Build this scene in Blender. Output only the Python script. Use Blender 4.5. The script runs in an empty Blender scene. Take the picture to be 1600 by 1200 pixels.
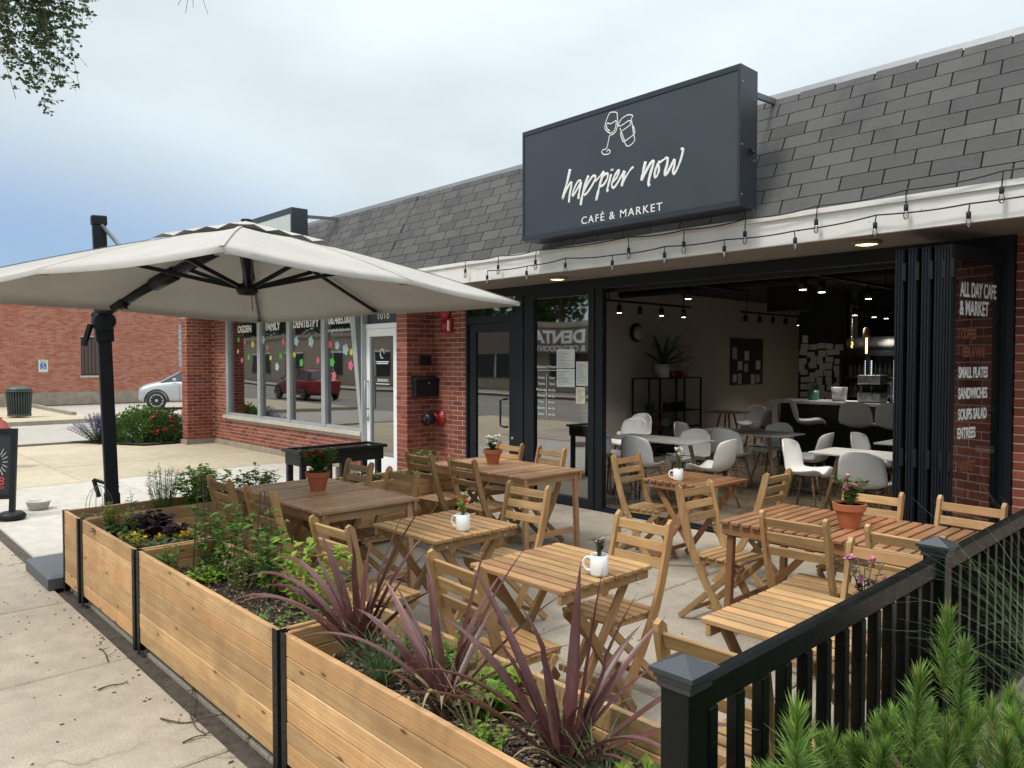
import bpy, bmesh, math, random
from mathutils import Vector, Matrix, noise
R = math.radians
SC = bpy.context.scene
COL = SC.collection
rnd = random.Random(7)

# ------------------------------------------------------------------ camera, sky, sun, exposure
CAM_H = 1.7
cam_d = bpy.data.cameras.new('camera')
cam = bpy.data.objects.new('camera', cam_d); COL.objects.link(cam)
cam.location = (0, 0, CAM_H)
cam.rotation_euler = (R(90 - 1.706), 0, R(46.76))
cam_d.sensor_width = 36; cam_d.lens = 26.44
cam_d.clip_start = 0.05; cam_d.clip_end = 2000
SC.camera = cam

SUN_EL, SUN_AZ = 58, 150          # elevation; direction the light comes from, degrees counter-clockwise from +X... see below
sun_dir = Vector((math.cos(R(SUN_EL)) * math.cos(R(-100)), math.cos(R(SUN_EL)) * math.sin(R(-100)), math.sin(R(SUN_EL))))
sl = bpy.data.lights.new('sun', 'SUN'); sl.energy = 1.5; sl.angle = R(11); sl.color = (1, .95, .87)
so = bpy.data.objects.new('sun', sl); COL.objects.link(so)
so.rotation_euler = sun_dir.to_track_quat('Z', 'Y').to_euler()

W = bpy.data.worlds.new('World'); SC.world = W; W.use_nodes = True
nt = W.node_tree; nt.nodes.clear()
def wn(t, **k):
    n = nt.nodes.new(t)
    for a, b in k.items(): setattr(n, a, b)
    return n
w_out = wn('ShaderNodeOutputWorld')
sky = wn('ShaderNodeTexSky', sky_type='NISHITA', sun_disc=False, sun_elevation=R(SUN_EL), sun_rotation=R(190))
bg1 = wn('ShaderNodeBackground'); bg1.inputs['Strength'].default_value = 0.1
tintn = wn('ShaderNodeMix', data_type='RGBA', blend_type='MULTIPLY'); tintn.inputs[0].default_value = 1; tintn.inputs[7].default_value = (.62, .76, .98, 1)
nt.links.new(sky.outputs[0], tintn.inputs[6]); nt.links.new(tintn.outputs[2], bg1.inputs[0])
tc = wn('ShaderNodeTexCoord')
sep = wn('ShaderNodeSeparateXYZ'); nt.links.new(tc.outputs['Generated'], sep.inputs[0])
# overcast dome: brighter towards the zenith, broken by soft cloud texture
ramp = wn('ShaderNodeValToRGB'); ramp.color_ramp.interpolation = 'EASE'
e = ramp.color_ramp.elements
e[0].position = 0.0; e[0].color = (.50, .58, .63, 1)
e[1].position = 0.95; e[1].color = (1.85, 1.90, 1.95, 1)
m_ = e.new(.30); m_.color = (.565, .645, .685, 1)
m2_ = e.new(.50); m2_.color = (.68, .75, .78, 1)
nt.links.new(sep.outputs['Z'], ramp.inputs[0])
mp = wn('ShaderNodeMapping'); mp.inputs['Scale'].default_value = (1.6, 1.6, 4.0)
nt.links.new(tc.outputs['Generated'], mp.inputs[0])
nz = wn('ShaderNodeTexNoise'); nz.inputs['Scale'].default_value = 1.7; nz.inputs['Detail'].default_value = 5; nz.inputs['Roughness'].default_value = .5
nt.links.new(mp.outputs[0], nz.inputs['Vector'])
cr2 = wn('ShaderNodeMapRange'); cr2.inputs[1].default_value = .3; cr2.inputs[2].default_value = .7; cr2.inputs[3].default_value = .86; cr2.inputs[4].default_value = 1.08
nt.links.new(nz.outputs['Fac'], cr2.inputs[0])
mul = wn('ShaderNodeMix', data_type='RGBA', blend_type='MULTIPLY'); mul.inputs[0].default_value = 1
nt.links.new(ramp.outputs[0], mul.inputs[6]); nt.links.new(cr2.outputs[0], mul.inputs[7])
bg2 = wn('ShaderNodeBackground'); bg2.inputs['Strength'].default_value = 1.0
nt.links.new(mul.outputs[2], bg2.inputs[0])
# a rift of clearer, bluer sky low in the west
dl = wn('ShaderNodeVectorMath', operation='DOT_PRODUCT'); dl.inputs[1].default_value = Vector((-1, 0, -1.4))
nt.links.new(tc.outputs['Generated'], dl.inputs[0])
ad = wn('ShaderNodeMath', operation='MULTIPLY_ADD'); ad.inputs[1].default_value = .16; nt.links.new(nz.outputs['Fac'], ad.inputs[0]); nt.links.new(dl.outputs['Value'], ad.inputs[2])
rf = wn('ShaderNodeMapRange', interpolation_type='SMOOTHSTEP'); rf.inputs[1].default_value = .57; rf.inputs[2].default_value = .92; rf.inputs[3].default_value = 0; rf.inputs[4].default_value = .82
nt.links.new(ad.outputs[0], rf.inputs[0])
mx = wn('ShaderNodeMixShader')
nt.links.new(rf.outputs[0], mx.inputs[0]); nt.links.new(bg2.outputs[0], mx.inputs[1]); nt.links.new(bg1.outputs[0], mx.inputs[2])
nt.links.new(mx.outputs[0], w_out.inputs[0])

vs = SC.view_settings
vs.view_transform = 'Standard'; vs.look = 'None'; vs.exposure = 0.45; vs.gamma = 1; vs.use_curve_mapping = False
SC.cycles.max_bounces = 7; SC.cycles.transparent_max_bounces = 12
SC.cycles.caustics_reflective = False; SC.cycles.caustics_refractive = False
SC.cycles.use_denoising = True
SC.cycles.sample_clamp_indirect = 6

# ------------------------------------------------------------------ where a line of sight meets a known plane (for measuring)
_F0 = Vector((-math.sin(R(46.76)), math.cos(R(46.76)), 0)); _RT = Vector((math.cos(R(46.76)), math.sin(R(46.76)), 0))
_p = R(1.706); _FW = _F0 * math.cos(_p) - Vector((0, 0, 1)) * math.sin(_p); _UP = _F0 * math.sin(_p) + Vector((0, 0, 1)) * math.cos(_p)
def _ray(x, y): return _FW + _RT * ((x - 800) / 1175) + _UP * ((600 - y) / 1175)
def on_y(x, y, Y):
    d = _ray(x, y); return Vector((0, 0, CAM_H)) + d * (Y / d.y)
def on_z(x, y, z=0):
    d = _ray(x, y); return Vector((0, 0, CAM_H)) + d * ((z - CAM_H) / d.z)
def on_x(x, y, X):
    d = _ray(x, y); return Vector((0, 0, CAM_H)) + d * (X / d.x)

# ------------------------------------------------------------------ object helpers
def link(o, parent=None):
    COL.objects.link(o)
    if parent is not None: o.parent = parent
    return o
def tag(o, label=None, cat=None, group=None, kind=None):
    if label: o['label'] = label
    if cat: o['category'] = cat
    if group: o['group'] = group
    if kind: o['kind'] = kind
    return o
def thing(name, label, cat, loc=(0, 0, 0), rz=0, group=None):
    o = bpy.data.objects.new(name, None); o.empty_display_size = .1
    link(o); o.location = loc; o.rotation_euler = (0, 0, rz)
    return tag(o, label, cat, group)
def copy_tree(o, parent=None):
    c = o.copy(); link(c)
    if parent is not None: c.parent = parent
    for ch in list(o.children): copy_tree(ch, c)
    return c
def dup(o, loc, rz, label, group=None):
    c = copy_tree(o); c.location = loc; c.rotation_euler = (0, 0, rz); c['label'] = label
    if group: c['group'] = group
    return c

class MB:
    def __init__(s): s.v = []; s.f = []
    def add(s, vs, fs):
        b = len(s.v); s.v += [tuple(v) for v in vs]; s.f += [tuple(b + i for i in f) for f in fs]; return s
    def box(s, c, d, rot=None):
        x, y, z = d[0] / 2, d[1] / 2, d[2] / 2
        vs = [Vector(p) for p in ((-x,-y,-z),(x,-y,-z),(x,y,-z),(-x,y,-z),(-x,-y,z),(x,-y,z),(x,y,z),(-x,y,z))]
        if rot is not None: vs = [rot @ v for v in vs]
        return s.add([v + Vector(c) for v in vs], [(0,3,2,1),(4,5,6,7),(0,1,5,4),(1,2,6,5),(2,3,7,6),(3,0,4,7)])
    def lim(s, x0, x1, y0, y1, z0, z1): return s.box(((x0+x1)/2, (y0+y1)/2, (z0+z1)/2), (x1-x0, y1-y0, z1-z0))
    def beam(s, p0, p1, w, h, up=(0, 0, 1)):
        p0, p1 = Vector(p0), Vector(p1); a = (p1 - p0); L = a.length; a.normalize()
        sd = a.cross(Vector(up))
        if sd.length < 1e-4: sd = a.cross(Vector((0, 1, 0)))
        sd.normalize(); u = sd.cross(a)
        return s.box((p0 + p1) / 2, (L, w, h), Matrix((a, sd, u)).transposed())
    def tube(s, pts, r, n=6, cap=True, flat=None):
        pts = [Vector(p) for p in pts]; m = len(pts); b = len(s.v)
        rs = r if isinstance(r, (list, tuple)) else [r] * m
        ref = None
        for i, p in enumerate(pts):
            t = (pts[min(i+1, m-1)] - pts[max(i-1, 0)])
            t = t.normalized() if t.length > 1e-9 else Vector((0, 0, 1))
            if ref is None: ref = Vector((0, 0, 1)) if abs(t.z) < .9 else Vector((1, 0, 0))
            x = (ref - t * ref.dot(t))
            x = x.normalized() if x.length > 1e-6 else t.orthogonal().normalized()
            ref = x; y = t.cross(x)
            for k in range(n):
                a = 2 * math.pi * k / n
                q = p + (x * math.cos(a) + y * math.sin(a)) * rs[i]
                if flat is not None: q = Vector((q.x, p.y + (q.y - p.y) * flat, q.z))
                s.v.append(tuple(q))
        for i in range(m - 1):
            for k in range(n):
                k2 = (k + 1) % n
                s.f.append((b+i*n+k, b+i*n+k2, b+(i+1)*n+k2, b+(i+1)*n+k))
        if cap: s.f.append(tuple(b + k for k in reversed(range(n)))); s.f.append(tuple(b+(m-1)*n+k for k in range(n)))
        return s
    def lathe(s, prof, n=20, c=(0, 0, 0), M=None):
        b = len(s.v); c = Vector(c)
        for r, z in prof:
            for k in range(n):
                a = 2 * math.pi * k / n; q = Vector((r * math.cos(a), r * math.sin(a), z))
                if M is not None: q = M @ q
                s.v.append(tuple(q + c))
        for i in range(len(prof) - 1):
            for k in range(n):
                k2 = (k + 1) % n
                s.f.append((b+i*n+k, b+i*n+k2, b+(i+1)*n+k2, b+(i+1)*n+k))
        if prof[0][0] > 1e-5: s.f.append(tuple(b + k for k in reversed(range(n))))
        if prof[-1][0] > 1e-5: s.f.append(tuple(b+(len(prof)-1)*n+k for k in range(n)))
        return s
    def leaf(s, p, d, nrm, L, Wd, fold=.25, droop=0):
        p, d = Vector(p), Vector(d).normalized(); sd = d.cross(Vector(nrm))
        sd = sd.normalized() if sd.length > 1e-5 else d.orthogonal().normalized()
        up = sd.cross(d)
        m = p + d * L * .45; t = p + d * L - Vector((0, 0, droop * L))
        a = m + sd * Wd / 2 + up * fold * Wd; c = m - sd * Wd / 2 + up * fold * Wd
        return s.add([p, a, t, c, m], [(0, 1, 4), (4, 1, 2), (0, 4, 3), (4, 2, 3)])
    def strip(s, pts, wid, side):
        b = len(s.v); n = len(pts)
        for i, p in enumerate(pts):
            w = wid[i] / 2; sd = side[i] if isinstance(side, list) else side
            s.v.append(tuple(p - sd * w)); s.v.append(tuple(p + sd * w))
        for i in range(n - 1): s.f.append((b+2*i, b+2*i+1, b+2*i+3, b+2*i+2))
        return s
    def mesh(s, name):
        me = bpy.data.meshes.new(name); me.from_pydata(s.v, [], s.f); me.update(); return me
    def build(s, name, mat, parent=None, smooth=False, bevel=0):
        me = s.mesh(name)
        if mat: me.materials.append(mat)
        if smooth: me.polygons.foreach_set('use_smooth', [True] * len(me.polygons))
        o = link(bpy.data.objects.new(name, me), parent)
        if smooth == 'auto':
            for e_ in me.edges: pass
        if bevel:
            b = o.modifiers.new('bevel', 'BEVEL'); b.width = bevel; b.segments = 2; b.limit_method = 'ANGLE'
        return o

_pm = {}
def piece_mesh(L, w, h, mat, ch):
    k = (round(L, 3), round(w, 4), round(h, 4), mat.name, round(ch, 4))
    if k in _pm: return _pm[k]
    bm = bmesh.new(); bmesh.ops.create_cube(bm, size=1)
    for v in bm.verts: v.co = Vector((v.co.x * L, v.co.y * w, v.co.z * h))
    if ch > 0: bmesh.ops.bevel(bm, geom=list(bm.edges), offset=min(ch, w * .3, h * .3), segments=1, affect='EDGES')
    me = bpy.data.meshes.new('piece'); bm.to_mesh(me); bm.free(); me.materials.append(mat)
    _pm[k] = me; return me
def frame_of(a, up):
    a = Vector(a).normalized(); sd = Vector(up).cross(a)
    if sd.length < 1e-4: sd = Vector((0, 1, 0)).cross(a)
    sd.normalize(); u = a.cross(sd)
    return Matrix((a, sd, u)).transposed()
def bar(name, p0, p1, w, h, mat, parent=None, up=(0, 0, 1), ch=.002):
    p0, p1 = Vector(p0), Vector(p1)
    o = bpy.data.objects.new(name, piece_mesh((p1 - p0).length, w, h, mat, ch)); link(o, parent)
    M = frame_of(p1 - p0, up).to_4x4(); M.translation = (p0 + p1) / 2
    o.matrix_basis = M; return o
def text(name, s, size, loc, M3, mat, parent=None, sx=1, ext=.0015, align='CENTER', bold=0, space=1):
    cu = bpy.data.curves.new(name, 'FONT'); cu.body = s; cu.size = size; cu.align_x = align; cu.extrude = ext; cu.offset = bold; cu.space_character = space
    cu.materials.append(mat); tmp = bpy.data.objects.new('tmp', cu); me = bpy.data.meshes.new_from_object(tmp); bpy.data.objects.remove(tmp); me.name = name
    o = link(bpy.data.objects.new(name, me), parent)
    M = M3.to_4x4(); M = M @ Matrix.Diagonal((sx, 1, 1, 1)); M.translation = Vector(loc); o.matrix_basis = M; return o
FACE_S = Matrix(((1, 0, 0), (0, 0, -1), (0, 1, 0)))        # lettering that faces -Y, reads along +X
FACE_N = Matrix(((-1, 0, 0), (0, 0, 1), (0, 1, 0)))        # faces +Y
FACE_E = Matrix(((0, 0, 1), (1, 0, 0), (0, 1, 0)))         # faces +X, reads along +Y
def catmull(pts, k=6):
    P = [Vector(p) for p in pts]; out = []
    for i in range(len(P) - 1):
        a, b, c, d = P[max(i-1, 0)], P[i], P[i+1], P[min(i+2, len(P)-1)]
        for j in range(k):
            t = j / k
            out.append(.5 * ((2*b) + (c-a)*t + (2*a-5*b+4*c-d)*t*t + (3*b-a-3*c+d)*t**3))
    out.append(P[-1]); return out

# ------------------------------------------------------------------ materials
class NM:
    def __init__(s, name):
        s.m = bpy.data.materials.new(name); s.m.use_nodes = True; s.t = s.m.node_tree
        s.b = s.t.nodes['Principled BSDF']; s.o = s.t.nodes['Material Output']
    def n(s, t, **k):
        n = s.t.nodes.new(t)
        for a, b in k.items(): setattr(n, a, b)
        return n
    def l(s, a, b): s.t.links.new(a, b)
    def val(s, sock, v):
        if hasattr(v, 'is_linked') or hasattr(v, 'links'): s.l(v, sock)
        else: sock.default_value = v
    def math(s, op, a, b=0, c=0):
        n = s.n('ShaderNodeMath', operation=op)
        for i, v in enumerate((a, b, c)): s.val(n.inputs[i], v)
        return n.outputs[0]
    def mix(s, f, a, b, bt='MIX'):
        n = s.n('ShaderNodeMix', data_type='RGBA', blend_type=bt)
        s.val(n.inputs[0], f)
        for i, v in ((6, a), (7, b)): s.val(n.inputs[i], (*v, 1) if isinstance(v, tuple) and len(v) == 3 else v)
        return n.outputs[2]
    def coord(s, kind='Object', scale=(1, 1, 1), rand=0):
        if kind == 'World': src = s.n('ShaderNodeNewGeometry').outputs['Position']
        else: src = s.n('ShaderNodeTexCoord').outputs[kind]
        mp = s.n('ShaderNodeMapping'); s.l(src, mp.inputs[0]); mp.inputs['Scale'].default_value = scale
        if rand:
            oi = s.n('ShaderNodeObjectInfo'); cb = s.n('ShaderNodeCombineXYZ')
            v = s.math('MULTIPLY', oi.outputs['Random'], rand)
            for i in range(3): s.l(v, cb.inputs[i])
            s.l(cb.outputs[0], mp.inputs['Location'])
        return mp.outputs[0]
    def noise(s, vec, scale, det=4, rough=.55, dist=0):
        n = s.n('ShaderNodeTexNoise'); s.l(vec, n.inputs['Vector']); n.inputs['Scale'].default_value = scale
        n.inputs['Detail'].default_value = det; n.inputs['Roughness'].default_value = rough; n.inputs['Distortion'].default_value = dist
        return n.outputs['Fac']
    def mr(s, v, a, b, c=0, d=1, smooth=False):
        n = s.n('ShaderNodeMapRange', interpolation_type='SMOOTHSTEP' if smooth else 'LINEAR'); s.val(n.inputs[0], v)
        for i, q in enumerate((a, b, c, d)): n.inputs[i+1].default_value = q
        return n.outputs[0]
    def rand(s):
        a = s.n('ShaderNodeObjectInfo').outputs['Random']; b = s.n('ShaderNodeNewGeometry').outputs['Random Per Island']
        return s.math('FRACT', s.math('ADD', s.math('MULTIPLY', a, 7.31), b))
    def orand(s): return s.n('ShaderNodeObjectInfo').outputs['Random']
    def bump(s, h, strength=.3, dist=.01):
        n = s.n('ShaderNodeBump'); n.inputs['Strength'].default_value = strength; n.inputs['Distance'].default_value = dist
        s.l(h, n.inputs['Height']); s.l(n.outputs[0], s.b.inputs['Normal']); return n
    def done(s, col=None, rough=.6, metal=0, spec=None):
        if col is not None: s.val(s.b.inputs['Base Color'], (*col, 1) if isinstance(col, tuple) and len(col) == 3 else col)
        s.val(s.b.inputs['Roughness'], rough); s.b.inputs['Metallic'].default_value = metal
        if spec is not None: s.b.inputs['Specular IOR Level'].default_value = spec
        return s.m
def flat(name, col, rough=.6, metal=0, var=.12, scale=12, bump=0, bscale=60, kind='Object', spec=None):
    a = NM(name); v = a.coord(kind, rand=20 if kind == 'Object' else 0)
    f = a.noise(v, scale, 5)
    k = a.mr(f, .25, .75, 1 - var, 1 + var)
    c = a.mix(1, col, k, 'MULTIPLY')
    if bump: a.bump(a.noise(v, bscale, 5), bump, .004)
    rr = a.mr(f, .3, .7, max(0, rough - .06), min(1, rough + .06))
    return a.done(c, rr, metal, spec)
def wood(name, dark, mid, light, knots=False, rough=.6, red=None):
    a = NM(name); v = a.coord('Object', (1.3, 16, 16), 40)
    g = a.noise(v, 2.2, 6, .6, .6)
    v2 = a.coord('Object', (5, 130, 130), 40); fine = a.noise(v2, 1.0, 3, .6)
    c = a.mix(a.mr(g, .32, .66, 0, 1), dark, light)
    c = a.mix(.45, c, mid)
    c = a.mix(a.mr(fine, .35, .7, .30, 0), c, dark)
    r1 = a.orand()
    if red is not None: c = a.mix(a.mr(r1, .45, 1, 0, .65), c, red)
    r2 = a.math('FRACT', a.math('MULTIPLY', r1, 13.7))
    c = a.mix(1, c, a.mr(r2, 0, 1, .70, 1.20), 'MULTIPLY')
    if knots:
        # curved grain bands between growth rings
        vw = a.coord('Object', (1.1, 9, 9), 31); wv = a.n('ShaderNodeTexWave', wave_type='BANDS', bands_direction='Y'); a.l(vw, wv.inputs[0])
        wv.inputs['Scale'].default_value = 2.4; wv.inputs['Distortion'].default_value = 9; wv.inputs['Detail'].default_value = 2; wv.inputs['Detail Scale'].default_value = .55
        c = a.mix(a.mr(wv.outputs['Fac'], .62, 1.0, 0, .5), c, dark)
        vk = a.coord('Object', (2.3, 7.0, 7.0), 57); vo = a.n('ShaderNodeTexVoronoi', feature='F1', voronoi_dimensions='2D'); a.l(vk, vo.inputs['Vector']); vo.inputs['Scale'].default_value = .80
        kd = a.math('ADD', vo.outputs['Distance'], a.math('MULTIPLY', a.noise(v2, .6, 2), .04))
        c = a.mix(a.mr(kd, .055, .16, .45, 0, True), c, dark)
        c = a.mix(a.mr(kd, .040, .075, .9, 0, True), c, (.10, .045, .02))
    wp = a.coord('World'); bl = a.noise(wp, 5.5, 4, .6); c = a.mix(1, c, a.mr(bl, .3, .7, .82, 1.12), 'MULTIPLY')
    c = a.mix(a.mr(a.noise(wp, 2.3, 4), .52, .75, 0, .28 if not knots else .10), c, (.30, .25, .20))
    a.bump(fine, .25, .002)
    return a.done(c, rough)

M = {}
M['black'] = flat('black_painted_metal', (.009, .011, .013), .45, 0, .2, 8, 0, 60, 'Object', .35)
M['frame'] = flat('charcoal_window_frame', (.008, .011, .016), .5, 0, .12, 6, 0, 60, 'Object', .28)
M['fence'] = flat('glossy_black_fence_paint', (.004, .006, .006), .30, 0, .2, 30, .12, 45, 'Object', .22)
M['capm'] = flat('black_post_cap', (.030, .036, .044), .36, 0, .15, 20)
M['steel'] = flat('black_steel_angle', (.011, .012, .012), .5, 0, .2, 20, 0, 60, 'Object', .3)
M['alu'] = flat('grey_aluminium', (.42, .44, .45), .42, .3, .08, 4)
M['white'] = flat('white_plastic', (.85, .86, .87), .38, 0, .04, 6)
M['mug'] = flat('glazed_white_ceramic', (.80, .80, .79), .2, 0, .03, 20)
M['terra'] = flat('terracotta', (.43, .135, .055), .75, 0, .16, 14, .15)
M['rim'] = flat('silver_rim', (.6, .61, .63), .3, .9, .05, 10)
M['tyre'] = flat('tyre_rubber', (.02, .02, .021), .8, 0, .15, 20)
M['red'] = flat('red_paint', (.36, .022, .025), .4, 0, .12, 20)
M['hyd'] = flat('faded_red_hydrant_paint', (.30, .05, .035), .55, 0, .2, 20)
M['soil'] = flat('dark_potting_soil', (.030, .021, .015), .95, 0, .45, 60, 1.0, 90, 'World')
M['chip'] = None
M['stem'] = flat('green_stem', (.10, .14, .035), .6, 0, .2, 20)
M['bark'] = flat('brown_bark', (.10, .065, .04), .85, 0, .35, 30, .6, 60)
M['wire'] = flat('dark_wire', (.03, .03, .03), .5, 0, .1)
M['letter'] = flat('white_vinyl_lettering', (.80, .81, .80), .5, 0, .03)
M['sign_face'] = flat('slate_blue_sign_face', (.037, .050, .066), .5, 0, .05, 2)
M['sign_box'] = flat('dark_sign_cabinet', (.024, .031, .043), .38, 0, .1, 6)
M['fabric_red'] = flat('red_jacket', (.30, .02, .03), .9, 0, .15)
M['counter'] = flat('white_counter_top', (.62, .62, .61), .3, 0, .05, 5)
M['table_white'] = flat('white_laminate', (.62, .62, .61), .32, 0, .04, 5)
M['wall_in'] = flat('greige_wall_paint', (.50, .47, .43), .8, 0, .05, 3)
M['ceil'] = flat('black_ceiling_paint', (.018, .019, .022), .8, 0, .15, 4)
M['floor_in'] = flat('polished_concrete_floor', (.20, .165, .125), .22, 0, .28, 3, 0, 60, 'World')
M['paper'] = flat('white_paper', (.62, .63, .61), .8, 0, .06, 10)
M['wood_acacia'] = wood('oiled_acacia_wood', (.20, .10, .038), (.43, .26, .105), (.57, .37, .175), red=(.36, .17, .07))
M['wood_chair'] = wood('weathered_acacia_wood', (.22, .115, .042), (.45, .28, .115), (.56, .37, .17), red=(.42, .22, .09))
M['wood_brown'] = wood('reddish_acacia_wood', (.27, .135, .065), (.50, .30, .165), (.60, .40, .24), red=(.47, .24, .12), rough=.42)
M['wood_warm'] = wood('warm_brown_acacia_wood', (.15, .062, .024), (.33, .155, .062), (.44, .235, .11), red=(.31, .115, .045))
M['cedar'] = wood('fresh_cedar_boards', (.42, .22, .085), (.66, .42, .20), (.75, .53, .29), True, .62, red=(.64, .34, .145))
M['dowel'] = wood('pale_beech_dowel', (.24, .14, .07), (.40, .26, .14), (.46, .31, .18))

def brickmat(name, c1, c2, c3):
    a = NM(name); r = a.rand()
    cr = a.n('ShaderNodeValToRGB'); a.l(r, cr.inputs[0]); e = cr.color_ramp.elements
    e[0].color = (*c1, 1); e[1].color = (*c3, 1); e.new(.5).color = (*c2, 1)
    w = a.coord('World'); f = a.noise(w, 55, 5)
    c = a.mix(1, cr.outputs[0], a.mr(f, .3, .7, .75, 1.2), 'MULTIPLY')
    st = a.noise(w, 1.6, 4)
    c = a.mix(a.mr(st, .60, .78, 0, .25), c, (.30, .24, .20))
    a.bump(f, .5, .003); return a.done(c, .85)
M['brick'] = brickmat('deep_red_brick', (.165, .038, .024), (.25, .062, .036), (.31, .095, .056))
M['brick_old'] = brickmat('orange_red_brick', (.34, .10, .06), (.43, .145, .09), (.47, .21, .14))
M['mortar'] = flat('tan_mortar', (.42, .36, .31), .9, 0, .15, 30, .3, 80, 'World')
M['mortar_old'] = flat('pale_mortar', (.44, .39, .34), .9, 0, .15, 30, 0, 80, 'World')
M['stone'] = flat('limestone_sill', (.50, .46, .39), .8, 0, .15, 6, .3, 40, 'World')
M['base_conc'] = flat('rough_foundation', (.30, .265, .205), .9, 0, .25, 4, .4, 30, 'World')

def concrete(name, c, stain, speck=.10):
    a = NM(name); w = a.coord('World')
    big = a.noise(w, .9, 5, .6); med = a.noise(w, 7, 5, .6); fine = a.noise(w, 95, 4, .7)
    col = a.mix(a.mr(big, .36, .70, 0, .55), c, stain)
    col = a.mix(1, col, a.mr(med, .3, .7, .86, 1.10), 'MULTIPLY')
    col = a.mix(1, col, a.mr(fine, .3, .7, 1 - speck * 2.8, 1 + speck * 2.2), 'MULTIPLY')
    vo = a.n('ShaderNodeTexVoronoi'); a.l(w, vo.inputs['Vector']); vo.inputs['Scale'].default_value = 110
    col = a.mix(a.mr(vo.outputs['Distance'], .0, .28, .35, 0), col, stain)
    sp = a.noise(w, 3.1, 6, .7); col = a.mix(a.mr(sp, .60, .72, 0, .45), col, tuple(q * .62 for q in c))
    ws = a.n('ShaderNodeVectorMath', operation='ADD'); a.l(w, ws.inputs[0]); nv = a.n('ShaderNodeTexNoise'); a.l(w, nv.inputs['Vector']); nv.inputs['Scale'].default_value = 2.2; nv.inputs['Detail'].default_value = 5
    vsn = a.n('ShaderNodeVectorMath', operation='SCALE'); vsn.inputs['Scale'].default_value = .35; a.l(nv.outputs['Color'], vsn.inputs[0]); a.l(vsn.outputs[0], ws.inputs[1]); vc = a.n('ShaderNodeTexVoronoi', feature='DISTANCE_TO_EDGE'); a.l(ws.outputs[0], vc.inputs['Vector']); vc.inputs['Scale'].default_value = .42
    cm = a.math('MULTIPLY', a.mr(vc.outputs['Distance'], .0008, .0035, 1, 0), a.mr(a.noise(w, .5, 2), .58, .64, 0, .5)); col = a.mix(cm, col, (.06, .05, .04))
    oi = a.orand(); col = a.mix(1, col, a.mr(oi, 0, 1, .92, 1.06), 'MULTIPLY')
    a.bump(a.math('ADD', fine, a.math('MULTIPLY', med, .6)), .45, .004)
    return a.done(col, .88)
M['conc'] = concrete('tan_sidewalk_concrete', (.42, .365, .285), (.30, .26, .20))
M['conc_new'] = concrete('pale_new_concrete', (.52, .49, .43), (.44, .41, .35), .06)
M['conc_old'] = concrete('yellowed_old_concrete', (.47, .405, .29), (.36, .30, .21), .08)
M['conc_patio'] = concrete('worn_patio_concrete', (.37, .325, .26), (.23, .20, .155), .13)
M['asphalt'] = concrete('grey_asphalt', (.21, .20, .185), (.15, .145, .135), .1)
M['asphalt_pale'] = concrete('pale_bleached_asphalt', (.40, .37, .325), (.33, .31, .27), .06)
M['dirt'] = flat('dark_grit', (.075, .062, .048), .95, 0, .5, 20, .8, 70, 'World')
M['far'] = flat('far_ground', (.12, .12, .09), .95, 0, .3, .2, 0, 1, 'World')

def shinglemat():
    a = NM('charcoal_asphalt_shingle'); r = a.rand(); w = a.coord('World')
    c = a.mix(r, (.066, .065, .065), (.100, .098, .097))
    c = a.mix(1, c, a.mr(a.noise(w, 190, 3, .7), .3, .7, .6, 1.45), 'MULTIPLY')
    c = a.mix(a.mr(a.noise(w, 2.3, 5), .5, .74, 0, .5), c, (.028, .028, .030))
    a.bump(a.noise(w, 240, 3), .6, .004); return a.done(c, .9)
M['shingle'] = shinglemat()
def fasciamat():
    a = NM('weathered_white_fascia'); w = a.coord('World')
    c = a.mix(a.mr(a.noise(a.coord('World', (1, 1, .3)), 5, 5), .45, .75, 0, .3), (.78, .77, .75), (.55, .52, .48))
    spot = a.noise(w, 24, 3, .5); c = a.mix(a.mr(spot, .735, .76, 0, .85), c, (.09, .085, .08))
    return a.done(c, .6)
M['fascia'] = fasciamat()
M['soffit'] = flat('grey_brown_soffit', (.26, .235, .21), .75, 0, .12, 5)
M['felt_shadow'] = flat('black_felt_shadow_gaps', (.012, .012, .013), .95)  # felt coloured black so gaps between shingle courses stand in for shadow lines
M['flash'] = flat('galvanised_flashing', (.17, .18, .195), .45, .4, .15, 12)

def glass(name, refl=.3, tint=(.75, .8, .8), rough=.02, k=.9):
    a = NM(name); a.t.nodes.remove(a.b)
    tr = a.n('ShaderNodeBsdfTransparent'); tr.inputs[0].default_value = (*tint, 1)
    gl = a.n('ShaderNodeBsdfGlossy'); gl.inputs['Roughness'].default_value = rough
    w = a.coord('World', (1, 1, 1)); bp = a.n('ShaderNodeBump'); bp.inputs['Strength'].default_value = .05; bp.inputs['Distance'].default_value = .05
    a.l(a.noise(w, .8, 1), bp.inputs['Height']); a.l(bp.outputs[0], gl.inputs['Normal'])
    fr = a.n('ShaderNodeFresnel'); fr.inputs[0].default_value = 1.5
    f = a.math('MINIMUM', a.math('ADD', a.math('MULTIPLY', fr.outputs[0], k), refl), 1)
    m = a.n('ShaderNodeMixShader'); a.l(f, m.inputs[0]); a.l(tr.outputs[0], m.inputs[1]); a.l(gl.outputs[0], m.inputs[2]); a.l(m.outputs[0], a.o.inputs[0])
    return a.m
M['glass'] = glass('reflective_window_glass', .36)
M['glass_clear'] = glass('clear_glass', .05, (.9, .92, .92))
M['glass_leaf'] = glass('tinted_door_glass', -.01, (.6, .62, .64), .03, .38)
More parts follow.
